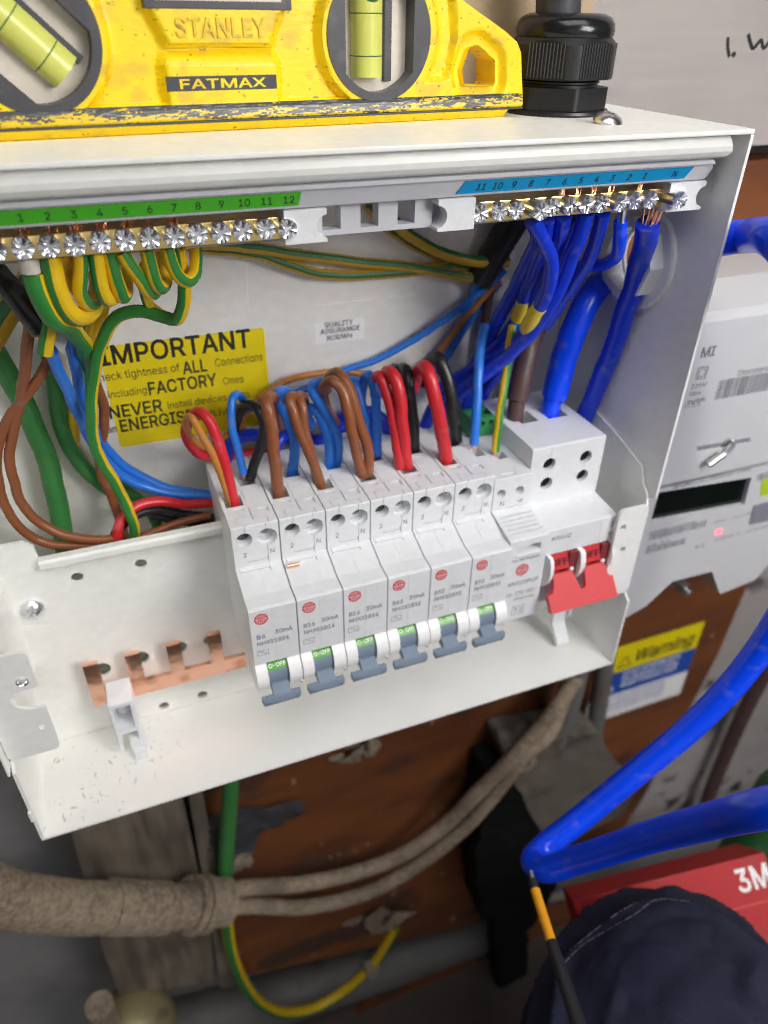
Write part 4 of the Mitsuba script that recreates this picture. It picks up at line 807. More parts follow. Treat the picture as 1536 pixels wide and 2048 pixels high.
# ---------------------------------------------------------------- boards and wall behind
def wallcol(p, n, uv):
    f = mikit.fbm(p.x * 14, p.y * 14, p.z * 14, 4)
    return mikit.mix((.23, .225, .225), (.17, .165, .165), mikit.smoothstep(.4, .7, f))
mat('m_wall', pr(wallcol), .8, bump=lambda p, n, uv: .0012 * mikit.fbm(p.x * 120, p.y * 120, p.z * 120, 3), eps=1e-3)
def plaster(p, n, uv):
    f = mikit.fbm(p.x * 10, p.y * 10, p.z * 10, 4)
    c = mikit.mix((.40, .36, .34), (.345, .31, .295), mikit.smoothstep(.4, .75, f))
    s = mikit.noise(p.x * 30, 0, p.z * 400) - .5
    return c * (1 + .05 * s)
mat('m_plaster', pr(plaster), .6, bump=lambda p, n, uv: .0006 * mikit.fbm(p.x * 50, p.y * 50, p.z * 220, 3), eps=1e-3)
def brown(p, n, uv):
    w = mikit.fbm(p.x * 9 + 2.2 * mikit.fbm(p.x * 4, 0, p.z * 5, 3), 0, p.z * 34, 3)
    f = mikit.fbm(p.x * 20, 5, p.z * 20, 4)
    c = mikit.mix((.20, .066, .022), (.135, .046, .019), mikit.smoothstep(.3, .75, w))
    c = mikit.mix(c, (.055, .036, .03), mikit.smoothstep(.55, .75, f) * .8)
    sc = mikit.smoothstep(.78, .86, mikit.fbm(p.x * 160, 9, p.z * 60, 3))
    return mikit.mix(c, (.40, .30, .22), sc * .6)
mat('m_brownwood', pr(brown), .42, bump=lambda p, n, uv: .0005 * mikit.fbm(p.x * 60, p.y * 60, p.z * 240, 3), eps=1e-3)
def timber(p, n, uv):
    w = mikit.fbm(p.x * 160, p.y * 60, p.z * 16, 4)
    f = mikit.fbm(p.x * 25, p.y * 25, p.z * 25, 3)
    return mikit.mix((.20, .165, .125), (.085, .068, .055), mikit.smoothstep(.3, .7, w * .6 + f * .4))
mat('m_timber', pr(timber), .8, bump=lambda p, n, uv: .0012 * mikit.fbm(p.x * 260, p.y * 60, p.z * 30, 3), eps=1e-3)
mat('m_card', pr(dirt((.50, .37, .24), .6, 40, (.32, .22, .13))), .7)
def dusty(p, n, uv):
    f = mikit.fbm(p.x * 520, p.y * 520, p.z * 520, 4)
    g = mikit.fbm(p.x * 45, p.y * 35, p.z * 35, 3)
    return mikit.mix((.32, .25, .18), (.15, .115, .085), mikit.smoothstep(.32, .7, f * .6 + g * .4))
mat('m_dusty', pr(dusty), .9, bump=lambda p, n, uv: .0008 * mikit.fbm(p.x * 500, p.y * 500, p.z * 500, 3), eps=5e-4)
def damp(p, n, uv):
    f = mikit.fbm(p.x * 55, p.y * 55, p.z * 55, 5)
    c = mikit.mix((.40, .37, .36), (.30, .28, .27), mikit.fbm(p.x * 9, 0, p.z * 9, 2))
    return mikit.mix(c, (.05, .046, .043), mikit.smoothstep(.52, .64, f) * mikit.smoothstep(.38, .55, mikit.fbm(p.x * 12, 3, p.z * 12, 2)))
mat('m_damp', pr(damp), .8, bump=lambda p, n, uv: .002 * mikit.fbm(p.x * 80, p.y * 80, p.z * 80, 3), eps=1e-3)

def struct(name, m, b): k = key_for(name); add(k, m, b); labels[k] = {'kind': 'structure'}; return k
struct('wall', bx(-1600, 1800, 128, 140, -1100, 900), 'm_wall')
mat('m_floor', pr(dirt((.075, .06, .052), .6, 15, (.035, .03, .028))), .8)
struct('ground', bx(-1600, 1800, -900, 128, -640, -620), 'm_floor')
bd = thing('painted_board', 'cream painted board with handwriting in black marker above the enclosure', 'board')
part(bd, 'board', bx(-500, 900, 88.0, 127.5, 127, 620, .5), 'm_plaster')
hand = [(238.3,88,166.9),(239.5,88,162.2)]
def stroke(s, r=.85): return tube([np.array(q) + (0, -.15, 0) for q in s], r, 8, step=1)[0]
dot = (242,88,162.7)
ink = cat(stroke([(236.8,88,168.8),(237.7,88,165.7),(239.9,88,161.8)]), cat(cyl((dot[0], 87.4, dot[2]), (dot[0], 88, dot[2]), 1.1)), stroke([(247.1,88,169.9),(249.2,88,167.1),(251.7,88,164.8),(253.7,88,166.8),(254.9,88,167.8),(257.5,88,164.8),(259.8,88,167.8),(261.6,88,170.3)]))
ink.vertices[:, 1] = 87.95 + (ink.vertices[:, 1] - 87.85) * .15
part(bd, 'handwriting', ink, 'm_ink')
one('tan_board', 'stained tan offcut of board behind the spirit level', 'board', bx(-200, 164, 80, 87.6, 150, 420, .6), 'm_card')
bb_ = thing('backboard', 'large dark brown stained wooden backboard behind the enclosure and meter', 'board')
pq = [(379.2,92,-169.3), (376.1,92,-237.8), (349.6,92,-413.7), (314.6,92,-535.5), (174.9,92,-524.2), (-21.3,92,-457.9)]
part(bb_, 'panel', prism(Polygon([(-40, 120), (440, 120), (430, -60)] + [(p[0], p[2]) for p in pq] + [(-32, -440)]), 92, 110, 'y'), 'm_brownwood')
struct('damp_wall', bx(200, 1500, 112, 127, -640, -60), 'm_damp')
bt = thing('timber_batten', 'weathered grey brown timber batten behind the dusty conduit', 'batten')
part(bt, 'plank', prism(Polygon([(p[0], p[2]) for p in [(-98.6,88,-180),(-38.6,88,-165.2),(-39.5,88,-231.4),(-41.3,88,-356.7),(-48,88,-426.8),(-110.4,88,-401.3),(-108.9,88,-333.4)]]), 84, 104, 'y'), 'm_timber')
one('timber_batten', 'narrow dark strip of timber along the edge of the brown backboard', 'batten', prism(Polygon([(p[0], p[2]) for p in [(-35.2,88,-194.1),(-27.6,88,-197.8),(-30.8,88,-445.3),(-43.7,88,-438.7)]]), 82, 108, 'y'), 'm_timber')

# ---------------------------------------------------------------- electricity meter
em = thing('electricity_meter', 'white electricity meter with a dark display to the right of the enclosure', 'meter')
MY = 18
cov = [(MY, (203.8,18,76)[2]), (MY, (215.8,18,-0.3)[2]), (MY + 3, (215.8,18,-0.3)[2] - 1.5), (85, (215.8,18,-0.3)[2] - 1.5), (85, 80), (MY + 25, 84), (MY + 3, (203.8,18,76)[2] + 3)]
part(em, 'cover', prism(rnd(cov, 1.2), 186, 330), 'm_meter')
zt, zb = (218.5,20,-3.4)[2], (213.9,20,-81.6)[2]
low = Polygon([(184, zt), (340, zt), (340, -78), (288,20,-73.6)[::2], (282.2,20,-82.6)[::2], (258.7,20,-85.8)[::2], (246.7,20,-66.5)[::2], (220.7,20,-65.8)[::2], (207.3,20,-78.5)[::2], (184, zb - 6)])
lowm = prism(low.buffer(-.8).buffer(.8), 20, 80, 'y')
d0, d1, d2, d3 = (195.5,20,-5.3), (251.7,20,-9.1), (253.2,20,-25.6), (195,20,-22.3)
disp = Polygon([q[::2] for q in (d0, d1, d2, d3)])
lowm -= prism(disp, 18, 22.5, 'y')
part(em, 'case', lowm, 'm_meter')
mat('m_display', (.004, .007, .0055), .1)
part(em, 'display', prism(disp.buffer(.5), 22.4, 23.4, 'y'), 'm_display')
led = (241.7,20,-39.1)
scene['m_led'] = {'type': 'diffuse', 'reflectance': {'type': 'rgb', 'value': [.5, .02, .03]}}
k = key_for(em + '__status_light'); add(k, trimesh.creation.icosphere(2, 1.6).apply_scale([1.2, .5, .9]).apply_translation([led[0], 20, led[2]]), 'm_led', emitter={'type': 'area', 'radiance': {'type': 'rgb', 'value': [9, .35, .5]}})
a = (267,20,-21.3); b = (258.4,20,-20.8)
mat('m_lime', (.42, .55, .03), .4); mat('m_button', (.22, .22, .27), .4)
part(em, 'energy_sticker', prism(Polygon([q[::2] for q in [(259.3,20,-11.6),(270.9,20,-11.8),(274.2,20,-22.9),(261.6,20,-22.4)]]), 19.8, 20.1, 'y'), 'm_lime')
part(em, 'button', prism(Polygon([q[::2] for q in [(260.5,20,-27.9),(272.5,20,-27.7),(275,20,-39.4),(262,20,-38.8)]]).buffer(.6), 19.3, 20.5, 'y'), 'm_button')
def mtext(s, h, u, width=None, y=20, **kw): return text(s, h, (u[0], y, u[2]), width=width, **kw)
def bars(p, w, h, n, y, seed):
    g = random.Random(seed); out = []; xx = p[0]
    while xx < p[0] + w:
        b_ = g.choice([.25, .4, .6]); out.append(flat(sbox(xx, p[2], xx + b_, p[2] + h), (0, y, 0))); xx += b_ + g.choice([.3, .45, .7])
    return cat(*out)
prt = [mtext('MI', 4.2, (195.6,18,61.1), y=18, bold=True), mtext('Standard 4209', 2.6, (218.9,18,49.7), 30, y=18), mtext('230V', 2.0, (195.3,18,47.4), 8, y=18), mtext('50Hz', 2.0, (195.5,18,43.9), 6, y=18), mtext('imp/kWh', 1.8, (195.8,18,40.4), 9, y=18), mtext('cl 0.5', 1.8, (194.8,18,38.5), 8, y=18),
       bars((210.4,18,39.9), 60, 9, 0, 18, 3), flat(sbox(0, 0, 5.4, 5.4).difference(sbox(.4, .4, 5.0, 5.0)).union(sbox(1.0, 1.0, 4.4, 4.4).difference(sbox(1.3, 1.3, 4.1, 4.1))), (196.6,18,51.3))]
part(em, 'cover_lettering', cat(*prt), 'm_print')
prt = [mtext('SMETS', 2.2, (190.5,20,-2.3), 9), mtext('UK CA', 2.6, (203.1,20,-5), 8, bold=True), mtext('M2201001', 2.8, (210.9,20,-5.1), 20), mtext('2021 1060', 1.8, (230.8,20,-4.7), 18),
       bars((196.7,20,-33.4), 34, 4.2, 0, 20, 4), bars((197.1,20,-41.4), 24, 3.6, 0, 20, 5), mtext('serial number', 1.6, (196.2,20,-29.1), 28), mtext('kW 0.4', 1.6, (196.7,20,-37.6), 14), mtext('4.2', 2.6, (228.6,20,-46.7), 6), mtext('IP54  -40 +70', 1.5, (236.7,20,-32.9), 24), mtext('class 1  5(100)A', 1.5, (240.7,20,-44.8), 40), bars((255.6,20,-12), 26, 4, 0, 20, 9)]
part(em, 'case_lettering', cat(*prt), 'm_printpale')
part(em, 'seal_slot', prism(Polygon([q[::2] for q in [(208.4,18,17.5),(239.2,18,16.3),(240,18,14.3),(209.1,18,15.3)]]), 17.8, 18.2, 'y'), 'm_printpale')
sl_ = thing('wire_seal', 'twisted metal wire seal hanging on the meter cover', 'seal')
part(sl_, 'wire', tube([(223.3,17.6,15.1),(225.4,16,18.6),(226.9,15,16.8),(224.5,15,12.9),(221.5,15,11.6)], .8, 10, step=.8)[0], 'm_steel', True)
part(sl_, 'ferrule', tube([(222.4,15,12.5),(218.3,15,10.2),(215,15,8.2)], 1.7, 12)[0], 'm_steel', True)
bo = thing('bolt', 'shiny bolt sticking out under the meter', 'bolt')
q0, q1 = np.array((238.2,34,-80.8)), np.array((240.9,24,-83.6))
part(bo, 'shank', cyl(q0, q1, 2.4), 'm_chrome'); part(bo, 'washer', cyl(q0 - (q1 - q0) * .05, q0 + (q1 - q0) * .12, 4.2), 'm_chrome')
part(bo, 'nut', cyl(q0 + (q1 - q0) * .35, q0 + (q1 - q0) * .7, 4.0, n=6), 'm_steel')

# ---------------------------------------------------------------- stickers inside the enclosure
SY = 85.55
def at_panel(x, z, y=SY): return (x, y, z)
mat('m_sticker', (.86, .70, .006), .38)
st = thing('warning_sticker', 'yellow IMPORTANT sticker with black print on the back panel', 'sticker')
sx0, sx1, sz0, sz1 = -31.0, 32.4, 27.5, 70.5
stp = sbox(sx0, sz0, sx1, sz1).buffer(-1.2).buffer(1.2)
part(st, 'sheet', flat(stp, (0, SY, 0), depth=.15), 'm_sticker')
def rows(rs, y=SY - .16):
    out = []
    for s, h, u, v, w, bold in rs:
        p = atp(u, v); out.append(text(s, h, (p[0], y, p[1]), width=w, bold=bold))
    return out
def atp(u, v):      # positions measured on the back panel plane (x, z)
    return STK[(u, v)]
STK = {k: q[::2] for k, q in zip([(1, i) for i in range(12)], [(-31.9,85.5,63.2),(-36,85.5,57),(-1.8,85.5,55.5),(11.1,85.5,56.8),(-31.4,85.5,49.6),(-16.5,85.5,48.7),(13.4,85.5,48.4),(-32.9,85.5,40.9),(-10,85.5,41.4),(-34.6,85.5,34.9),(-29.9,85.5,34.5),(6,85.5,35)])}
rws = [('IMPORTANT', 7.4, 1, 0, 58, True), ('Check tightness of', 3.2, 1, 1, 33, False), ('ALL', 5.0, 1, 2, 9.6, True), ('Connections', 3.2, 1, 3, 19.5, False), ('including', 3.0, 1, 4, 14.5, False), ('FACTORY', 5.2, 1, 5, 27, True), ('Ones', 3.2, 1, 6, 8.3, False),
       ('NEVER', 5.2, 1, 7, 20.5, True), ('install devices on to', 3.0, 1, 8, 33.5, False), ('an', 3.0, 1, 9, 3.6, False), ('ENERGISED', 5.2, 1, 10, 33.5, True), ('(Live) unit', 3.0, 1, 11, 20, False)]
part(st, 'lettering', cat(*rows(rws)), 'm_ink')
qa = thing('quality_sticker', 'small clear quality assurance sticker on the back panel', 'sticker')
q0 = (53.3,85.5,60.3); q1 = (75.2,85.5,68.5)
part(qa, 'sheet', flat(sbox(q0[0], q0[2], q1[0], q1[2] + 1), (0, SY, 0), depth=.1), 'm_paper')
l1, l2, l3 = (57.5,85.5,67.4), (55.6,85.5,64.6), (58.4,85.5,61.6)
part(qa, 'lettering', cat(*[text(s, 2.0, (p[0], SY - .12, p[2]), width=w, bold=True) for s, p, w in (('QUALITY', l1, 12.5), ('ASSURANCE', l2, 17.5), ('RCR/WH', l3, 11))]), 'm_ink')

# ---------------------------------------------------------------- warning notice on the backboard
wn = thing('warning_notice', 'yellow, blue and white printed warning notice on the brown backboard', 'notice')
def wp(u, v): return WN[(u, v)]
c = [q[::2] for q in [(254.1,91.6,-217),(347.2,91.6,-196),(347.2,91.6,-218.2),(257.3,91.6,-232.5),(345.6,91.6,-248.6),(264.8,91.6,-257.4),(345.7,91.6,-236.5)]]
X0, X1 = 255.0, c[1][0]
top, bot = (346.7,91.6,-197.4)[2], (353.9,91.6,-276)[2]
m1 = top - (top - bot) * .34; m2 = top - (top - bot) * .66
mat('m_blueprint', (.02, .08, .42), .45)
part(wn, 'yellow_band', bx(X0, X1, 91.2, 91.8, m1, top), 'm_sticker')
part(wn, 'blue_band', bx(X0, X1, 91.2, 91.8, m2, m1 - .05), 'm_blueprint')
part(wn, 'white_field', bx(X0, X1, 91.2, 91.8, bot, m2 - .05), 'm_paper')
tr = Polygon([(0, 0), (13, 0), (6.5, 12)]); tr = tr.difference(tr.buffer(-1.0))
part(wn, 'lettering', cat(text('Warning', 12.0, ((286.4,91,-211.3)[0], 91.2, m1 + 6), width=54, bold=True, slant=.2), flat(tr, ((273,91,-210.6)[0], 91.2, m1 + 4))), 'm_ink')
part(wn, 'white_lettering', cat(text('DO NOT INTERFERE WITH', 4, (X0 + 26, 91.2, m1 - 6.5), width=52, bold=True), text('this equipment or wiring', 4, (X0 + 26, 91.2, m1 - 12.5), width=52, bold=True), text('danger of electric shock', 4, (X0 + 26, 91.2, m1 - 18.5), width=52, bold=True), flat(tr, (X0 + 8, 91.2, m1 - 20))), 'm_paper')
part(wn, 'blue_lettering', cat(*[text(s, 2.8, (X0 + 8, 91.2, m2 - 5 - 4.6 * i), width=64) for i, s in enumerate(('before working on this supply isolate', 'the main switch and lock it off until', 'the installation has been tested safe', 'and report any damage to the office'))]), 'm_blueprint')

# ---------------------------------------------------------------- below the enclosure
cd = thing('conduit', 'dusty old conduit with ring clamps running in from the lower left', 'conduit')
part(cd, 'pipe', tube([(-142.6,44,-159.6),(-129.9,46,-183.6),(-120.4,48,-200.3),(-103,50,-220.5),(-86.6,52,-235.6),(-66.3,54,-253.4)], 13.5, 40, wob=.10, seed=3)[0], 'm_dusty', True)
part(cd, 'coupling', tube([(-88.1,52,-233.5),(-68.8,54,-251.6),(-61.4,55,-258.7)], 14.6, 40, wob=.10, seed=4)[0], 'm_dusty', True)
part(cd, 'threaded_end', tube([(-62.7,55,-257.8),(-48,56,-268.1)], [12.8 + .5 * math.sin(i * 2.1) for i in range(len(spline([(-62.7,55,-257.8),(-48,56,-268.1)])))], 36, wob=.06)[0], 'm_dusty', True)
for s, r in (([(-48.4,56,-266.6),(-44.7,56.4,-270)], 16.5), ([(-42.9,56.6,-270.4),(-39,57,-273.8)], 16.5), ([(-38.3,57,-272.6),(-27.4,58,-280.7)], 14.0)):
    part(cd, 'clamp_ring', tube(s, r, 36, wob=.12, seed=int(r))[0], 'm_dusty', True)
one('dusty_cable', 'upper dusty cable leaving the conduit and curving up to the right', 'cable', tube([(-29.7,58,-268.6),(-11.6,60,-278.3),(20.2,62,-298.5),(55.5,64,-312.3),(93.5,66,-316.5),(126.3,64,-294.3),(148.4,60,-259.9),(169.1,56,-227.2),(188.2,58,-207.8),(204.8,62,-189.9),(221.4,70,-178.5),(230.8,78,-159.6)], 5.0, 18, wob=.12, seed=8)[0], 'm_dusty', True)
one('dusty_cable', 'lower dusty cable leaving the conduit and curving up to the right', 'cable', tube([(-31.6,58,-284.9),(-10.7,58,-297.7),(18.3,60,-323.4),(47,62,-338.3),(77.9,64,-344.4),(112.6,64,-330.1),(141.6,62,-303),(162.2,57,-260.1),(175.5,54,-227.8),(193.2,57,-218.9),(205.2,64,-206.8),(212.2,72,-184.1),(215,80,-160.5)], 4.8, 18, wob=.12, seed=9)[0], 'm_dusty', True)
m_, u_ = tube([(-10.3,70,-173.7),(-15.2,72,-211.5),(-20.9,74,-253),(-25.3,76,-287.9)], 4.8, 18, .4)
one('earth_cable', 'green earth cable dropping from the enclosure behind the conduit', 'cable', m_, 'w_greenmost', True, u_)
m_, u_ = tube([(-29.6,76,-332.3),(-31,78,-380.7),(-27.6,80,-434.6),(-18,82,-486.6),(0.6,84,-527.2),(26.9,86,-546.4),(55.5,88,-542),(81.9,89,-518.7),(102.8,90,-474.3)], 4.2, 18, .36)
ek = thing('earth_cable', 'green and yellow earth cable looping below the conduit', 'cable')
part(ek, 'insulation', m_, 'w_earth', True, u_)
part(ek, 'cable_clip', bx(*[v for p in [np.array((80.1,88,-519.8))] for v in (p[0] - 6, p[0] + 7, 82, 92, p[2] - 8, p[2] + 7)], 1.5), 'm_dusty')
mat('m_oldblock', pr(dirt((.13, .115, .095), .9, 45, (.045, .04, .035))), .7)
ct = thing('service_cutout', 'dirty old grey service cut-out block with a black front wedge', 'electrical box')
k0 = np.array((239.8,70,-307.7))
def quad(s, y0, y1, r=2.0): 
    m = tri(prism(Polygon([q[::2] for q in s]).buffer(-r).buffer(r), y0, y1, 'y').refine_to_length(4)); v = np.array(m.vertices)
    m.vertices = v + np.stack([meshkit.fbm(v * .07 + k, 4, k) - .5 for k in (1, 2, 3)], -1) * np.array([7, 5, 7]); return m
part(ct, 'block', quad([(163,62,-226.6),(240.8,62,-241.5),(255.3,62,-269.2),(297.1,62,-338.8),(294.4,62,-367.9),(233.7,62,-379.5),(219.4,62,-378.1)], 62, 90, 4), 'm_oldblock')
part(ct, 'black_wedge', quad([(157.3,60,-253.3),(166.5,60,-249.6),(221.4,60,-369.1),(236.2,60,-430.3),(221.1,60,-495),(165.6,60,-438),(149.3,60,-332.9)], 56, 88, 3), 'm_hole')
part(ct, 'black_post', quad([(186.2,70,-471.3),(222.1,70,-496.9),(269.8,70,-817),(228.5,70,-775.6)], 66, 84, 2), 'm_hole')
part(ct, 'gland_ring', lathe([(4, 0), (8, 0), (8, 4), (4, 4), (4, 0)], (180.3,61.5,-244.6), (0, -1, .2), 24), 'm_dusty')
mat('m_greypvc', pr(dirt((.135, .13, .125), .7, 50, (.08, .07, .06))), .55)
one('grey_conduit', 'grey plastic conduit dropping into the service block', 'conduit', tube([(217.1,70,-156.5),(217.2,70,-208.3),(211.7,70,-258.8)], 7.5, 22)[0], 'm_greypvc', True)
one('grey_conduit', 'darker conduit beside it at the edge of the warning notice', 'conduit', tube([(243.7,76,-171.3),(248.6,76,-222.2),(252.8,76,-273.4)], 6.5, 22)[0], 'm_greypvc', True)
one('tail_cable', 'big blue tail cable looped in front of the wall at the lower right', 'cable', tube([(182,18.8,107.2),(182.5,8.2,111.1),(186,3.1,113),(174.8,-21.8,117.2),(193.4,-28.9,96.4),(209.6,-37.7,61.4),(212.3,-45.6,27.4),(208.2,-49.5,-12.1),(200.2,-49.6,-48.3),(183.8,-48.3,-80.1),(157.8,-46.3,-109.2),(130.8,-45.5,-133.3),(114.4,-46.4,-143.4),(106.7,-50.5,-142.5),(106.8,-57.4,-137.7),(115.8,-67.8,-118.6),(125.1,-87.9,-77.1),(125.7,-106.9,-38.9),(123,-121.2,-10.2),(132.7,-130.2,4)], 5.75, 26, wob=.03, seed=2)[0], 'w_tail', True)
one('brown_cable', 'dull purple brown cable running down behind the blue tail at the right', 'cable', tube([(450.8,95,-261.2),(443,95,-326.4),(441.5,95,-402.8),(439.7,92,-468.7),(445.3,86,-542),(456.5,80,-649.1)], 6.5, 20)[0], 'w_purple', True)
one('grey_pipe', 'grey pipe lying low at the right behind the blue cable', 'pipe', tube([(237.1,80,-452.5),(304,80,-469.5),(397.7,80,-495.7),(498.2,78,-514.8),(573,78,-528.5)], 18, 26, wob=.06)[0], 'm_greypvc', True)
one('dusty_pipe', 'pinkish dusty pipe just above the red box', 'pipe', tube([(272.8,70,-483.8),(352.7,70,-513.8),(431.3,70,-531.3),(510.8,70,-532.6)], 7, 20, wob=.08)[0], 'm_dusty', True)
one('grey_pipe', 'wide grey pipe along the bottom of the wall', 'pipe', tube([(-96.8,110,-533.5),(0.7,110,-559.2),(97.6,110,-576.1),(217.4,110,-587.8)], 22, 30, wob=.05)[0], 'm_greypvc', True)
rb = thing('red_box', 'red product box with white lettering at the lower right', 'box')
P = [np.array(q) for q in [(158.9,-32.1,-245),(267.2,-57.4,-220.9),(259.6,-126.4,-274.3),(147.6,-82.2,-283.7)]]
e1 = (P[1] - P[0]); e1 /= np.linalg.norm(e1); e2 = P[3] - P[0]; e2 -= e1 * (e2 @ e1); e2 /= np.linalg.norm(e2); nn = np.cross(e1, e2)
if nn @ (CC * 1000 - P[0]) < 0: nn = -nn
def rbm(m):
    m = tri(m) if isinstance(m, m3.Manifold) else m.copy()
    M = np.eye(4); M[:3, 0] = e1; M[:3, 1] = -e2; M[:3, 2] = np.cross(e1, -e2); M[:3, 3] = P[0]; m.apply_transform(M); return m
wl = float((P[1] - P[0]) @ e1)
mat('m_redcard', pr(dirt((.50, .03, .035), .55, 60, (.34, .06, .05))), .55, specular=.25)
part(rb, 'carton', rbm(bx(0, wl, -170, 0, -40, 0, .8)), 'm_redcard')
part(rb, 'fold_line', rbm(bx(0, wl, -24.4, -23.6, -.2, .25)), 'm_printred')
part(rb, 'lettering', rbm(text('3M', 11.5, (wl - 21.5, -17, .1), (1, 0, 0), (0, 1, 0), width=19, bold=True)), 'm_paper')
one('green_bottle', 'green plastic object at the right edge behind the red box', 'bottle', lathe([(0, -60), (22, -58), (24, -50), (24, 30), (20, 44), (10, 50), (0, 50)], (313.3,-36.6,-256.3), (0.1, 0, 1), 30), 'w_greygreen', 40)
sd = thing('screwdriver', 'slim insulated screwdriver with an orange and black shaft at the bottom', 'screwdriver')
mat('m_orange', (.80, .33, .01), .35)
s0, s1, s2, s3 = [np.array(q) for q in [(99.5,-58.6,-132.7),(97.1,-66.2,-133.5),(91.2,-88,-131),(80.6,-126.2,-123)]]
part(sd, 'blade', cyl(s0, s1, .9, 1.5), 'm_steel'); part(sd, 'collar', cyl(s0 + (s1 - s0) * .45, s1, 1.9, 2.0), 'm_black')
part(sd, 'orange_shaft', cyl(s1, s2, 2.05, 2.05), 'm_orange'); part(sd, 'black_handle', cyl(s2, s3, 2.4, 3.0), 'm_black')
one('skirting_board', 'dark stained board low down between the grey pipe and the black post', 'board', prism(Polygon([q[::2] for q in [(30.2,96,-656.3),(92.4,96,-597.6),(164.9,96,-575.5),(264.1,96,-585.1),(381.2,96,-626.3),(509.3,96,-1163)]]), 94, 108, 'y'), 'm_brownwood')
# person: a bent knee in work trousers
def denim(p, n, uv):
    f = mikit.fbm(p.x * 60, p.y * 60, p.z * 60, 3)
    r = .5 + .5 * dr.sin(p.x * 4200 + 9 * f)
    g = mikit.fbm(p.x * 900, p.y * 900, p.z * 900, 2)
    return mikit.mix((.005, .0055, .016), (.015, .017, .045), .25 * r + .5 * f + .35 * g)
mat('m_denim', pr(denim), .85, sheen=.6)
mat('m_thread', (.14, .14, .18), .7)
kn = thing('person', 'bent knee of a person in navy work trousers with pale double stitching', 'person')
KC = np.array((145.4,-126.8,-221.6)); KT = np.array((188,-64,-201.8))
kn_p = [(169,-101.3,-213.2),(156,-113.8,-208.8),(143.8,-129.9,-205.3),(132.6,-147.4,-203.3),(120,-171.4,-207.3)]
kr = np.interp(np.linspace(0, 1, len(spline(kn_p))), [0, .12, .35, .7, 1], [45, 56, 66, 70, 72])
km, ku = tube(kn_p, kr, 72, step=2.0)
cap_c = np.array(kn_p[0])
cap = trimesh.creation.icosphere(5, 45).apply_translation(cap_c)
solid = man(trimesh.convex.convex_hull(np.vstack([km.vertices[:len(kr) * 73], cap.vertices]))).refine_to_length(2.2)
kk = tri(solid)
kk = trimesh.Trimesh(kk.vertices, kk.faces, process=True)
trimesh.smoothing.filter_taubin(kk, iterations=12)
v = np.array(kk.vertices); nrm = kk.vertex_normals
rg = 1 - np.abs(2 * meshkit.fbm(v * np.array([.022, .022, .05]), 2, 11) - 1)
d = (meshkit.fbm(v * .03, 4, 2) - .5) * 10 + (meshkit.fbm(v * np.array([.02, .02, .09]), 3, 5) - .5) * 5 + 5.0 * np.clip(rg - .72, 0, 1) / .28 - 1
kk.vertices = v + nrm * d[:, None]
uvk = np.stack([np.arctan2(v[:, 0] - cap_c[0], -(v[:, 1] - cap_c[1])) / 6.28, v[:, 2] * .01], -1)
part(kn, 'trouser_leg', kk, 'm_denim', True, uvk)
import trimesh.proximity
def on_knee(s):
    out = []
    p = spline([np.array(q) for q in s], 1.6)
    o = CC * 1000
    loc, idx, _ = kk.ray.intersects_location(np.repeat(o[None], len(p), 0), p - o, multiple_hits=False)
    return loc[np.argsort(idx)]
for s in ([(160.7,-71.4,-173.5),(145.6,-70.6,-180.6),(132.6,-71.1,-188.3),(119.5,-72.1,-196.8)], [(184.8,-82.2,-175.2),(164.9,-73.8,-174.5),(155.9,-73.9,-179.5),(140.8,-73.1,-186.6),(128.2,-72.6,-192.7),(116,-74.4,-201.7)]):
    p = on_knee(s); ms_ = []
    for i in range(0, len(p) - 3, 3):
        if .5 < np.linalg.norm(p[i + 2] - p[i]) < 9: ms_.append(cyl(p[i], p[i + 2] * 1.2 - p[i] * .2, .2, n=6))
    if ms_: part(kn, 'stitching', cat(*ms_), 'm_thread')
vv = thing('valve', 'old brass coloured round fitting at the bottom edge', 'pipe fitting')
mat('m_oldbrass', pr(dirt((.30, .25, .13), .6, 60, (.10, .09, .06))), .45, .4)
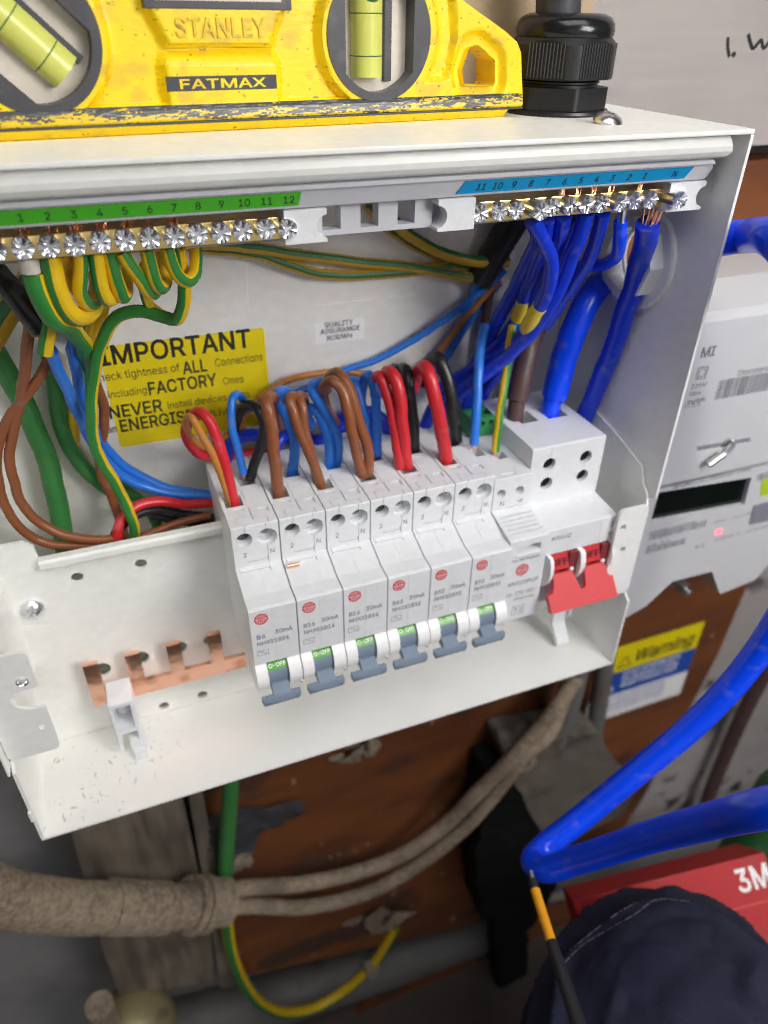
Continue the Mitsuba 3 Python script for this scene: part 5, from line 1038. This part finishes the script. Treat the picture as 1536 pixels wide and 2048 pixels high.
part(vv, 'dome', lathe([(0, 26), (12, 25), (24, 18), (29, 8), (30, -6), (0, -6)], (-106.5,70,-424), (0.1, -.5, .85), 40), 'm_oldbrass', 40)
part(vv, 'lug', cyl((-118.1,66,-362.2), (-120,66,-399.1), 9, 9, 20), 'm_dusty')
# crumbs of plaster and torn debris by the backboard
def lump(p, sc, n, seed, spread=(1.4, .4, .8)):
    g = np.random.default_rng(seed); out = m3.Manifold()
    for i in range(n):
        c = np.array(p) + g.normal(0, 1, 3) * sc * .55 * np.array(spread); c[1] = min(c[1], p[1] + 2)
        out += m3.Manifold.hull_points(c + g.normal(0, 1, (11, 3)) * sc * g.uniform(.25, .5) * np.array([1, .5, .9]))
    m = tri(out.refine_to_length(2.5))
    trimesh.smoothing.filter_taubin(m, iterations=4)
    v = np.array(m.vertices); m.vertices = v + m.vertex_normals * ((meshkit.fbm(v * .25, 3, seed) - .5) * 3)[:, None]
    return m
one('plaster_lump', 'dusty grey lump stuck to the backboard close under the enclosure', 'debris', lump((73.5,90,-219.4), 13, 9, 1), 'm_dusty', 40)
one('plaster_lump', 'pale crumbly lump beside the green cable above the conduit', 'debris', lump((-13.6,90,-291.4), 10, 7, 2, (.6, .4, 1.2)), 'm_dusty', 40)
one('plaster_lump', 'dark crumbly lump above the earth cable loop', 'debris', lump((77.7,90,-443.4), 14, 9, 3), 'm_dusty', 40)
fp = Polygon([q[::2] for q in [(-35.4,86,-237),(-11.8,86,-240.6),(10.4,86,-243.1),(32.3,86,-252.1),(30.7,86,-257.3),(15.5,86,-263.4),(2,86,-264.8),(-4,86,-276.1),(-15.4,86,-275.1),(-22.4,86,-294.5),(-29.8,86,-273.4),(-33.3,86,-258.8)]])
fm = prism(fp, 84, 90.5, 'y').refine_to_length(4); fm = tri(fm); v = np.array(fm.vertices)
fm.vertices = v + np.stack([0 * v[:, 0], -(meshkit.fbm(v * .09, 3, 6)) * 12 + 5, (meshkit.fbm(v * .12, 2, 8) - .5) * 7], -1)
one('torn_flap', 'torn dark flap of old covering on the backboard behind the green cable', 'debris', fm, 'm_darkgrey', 40)
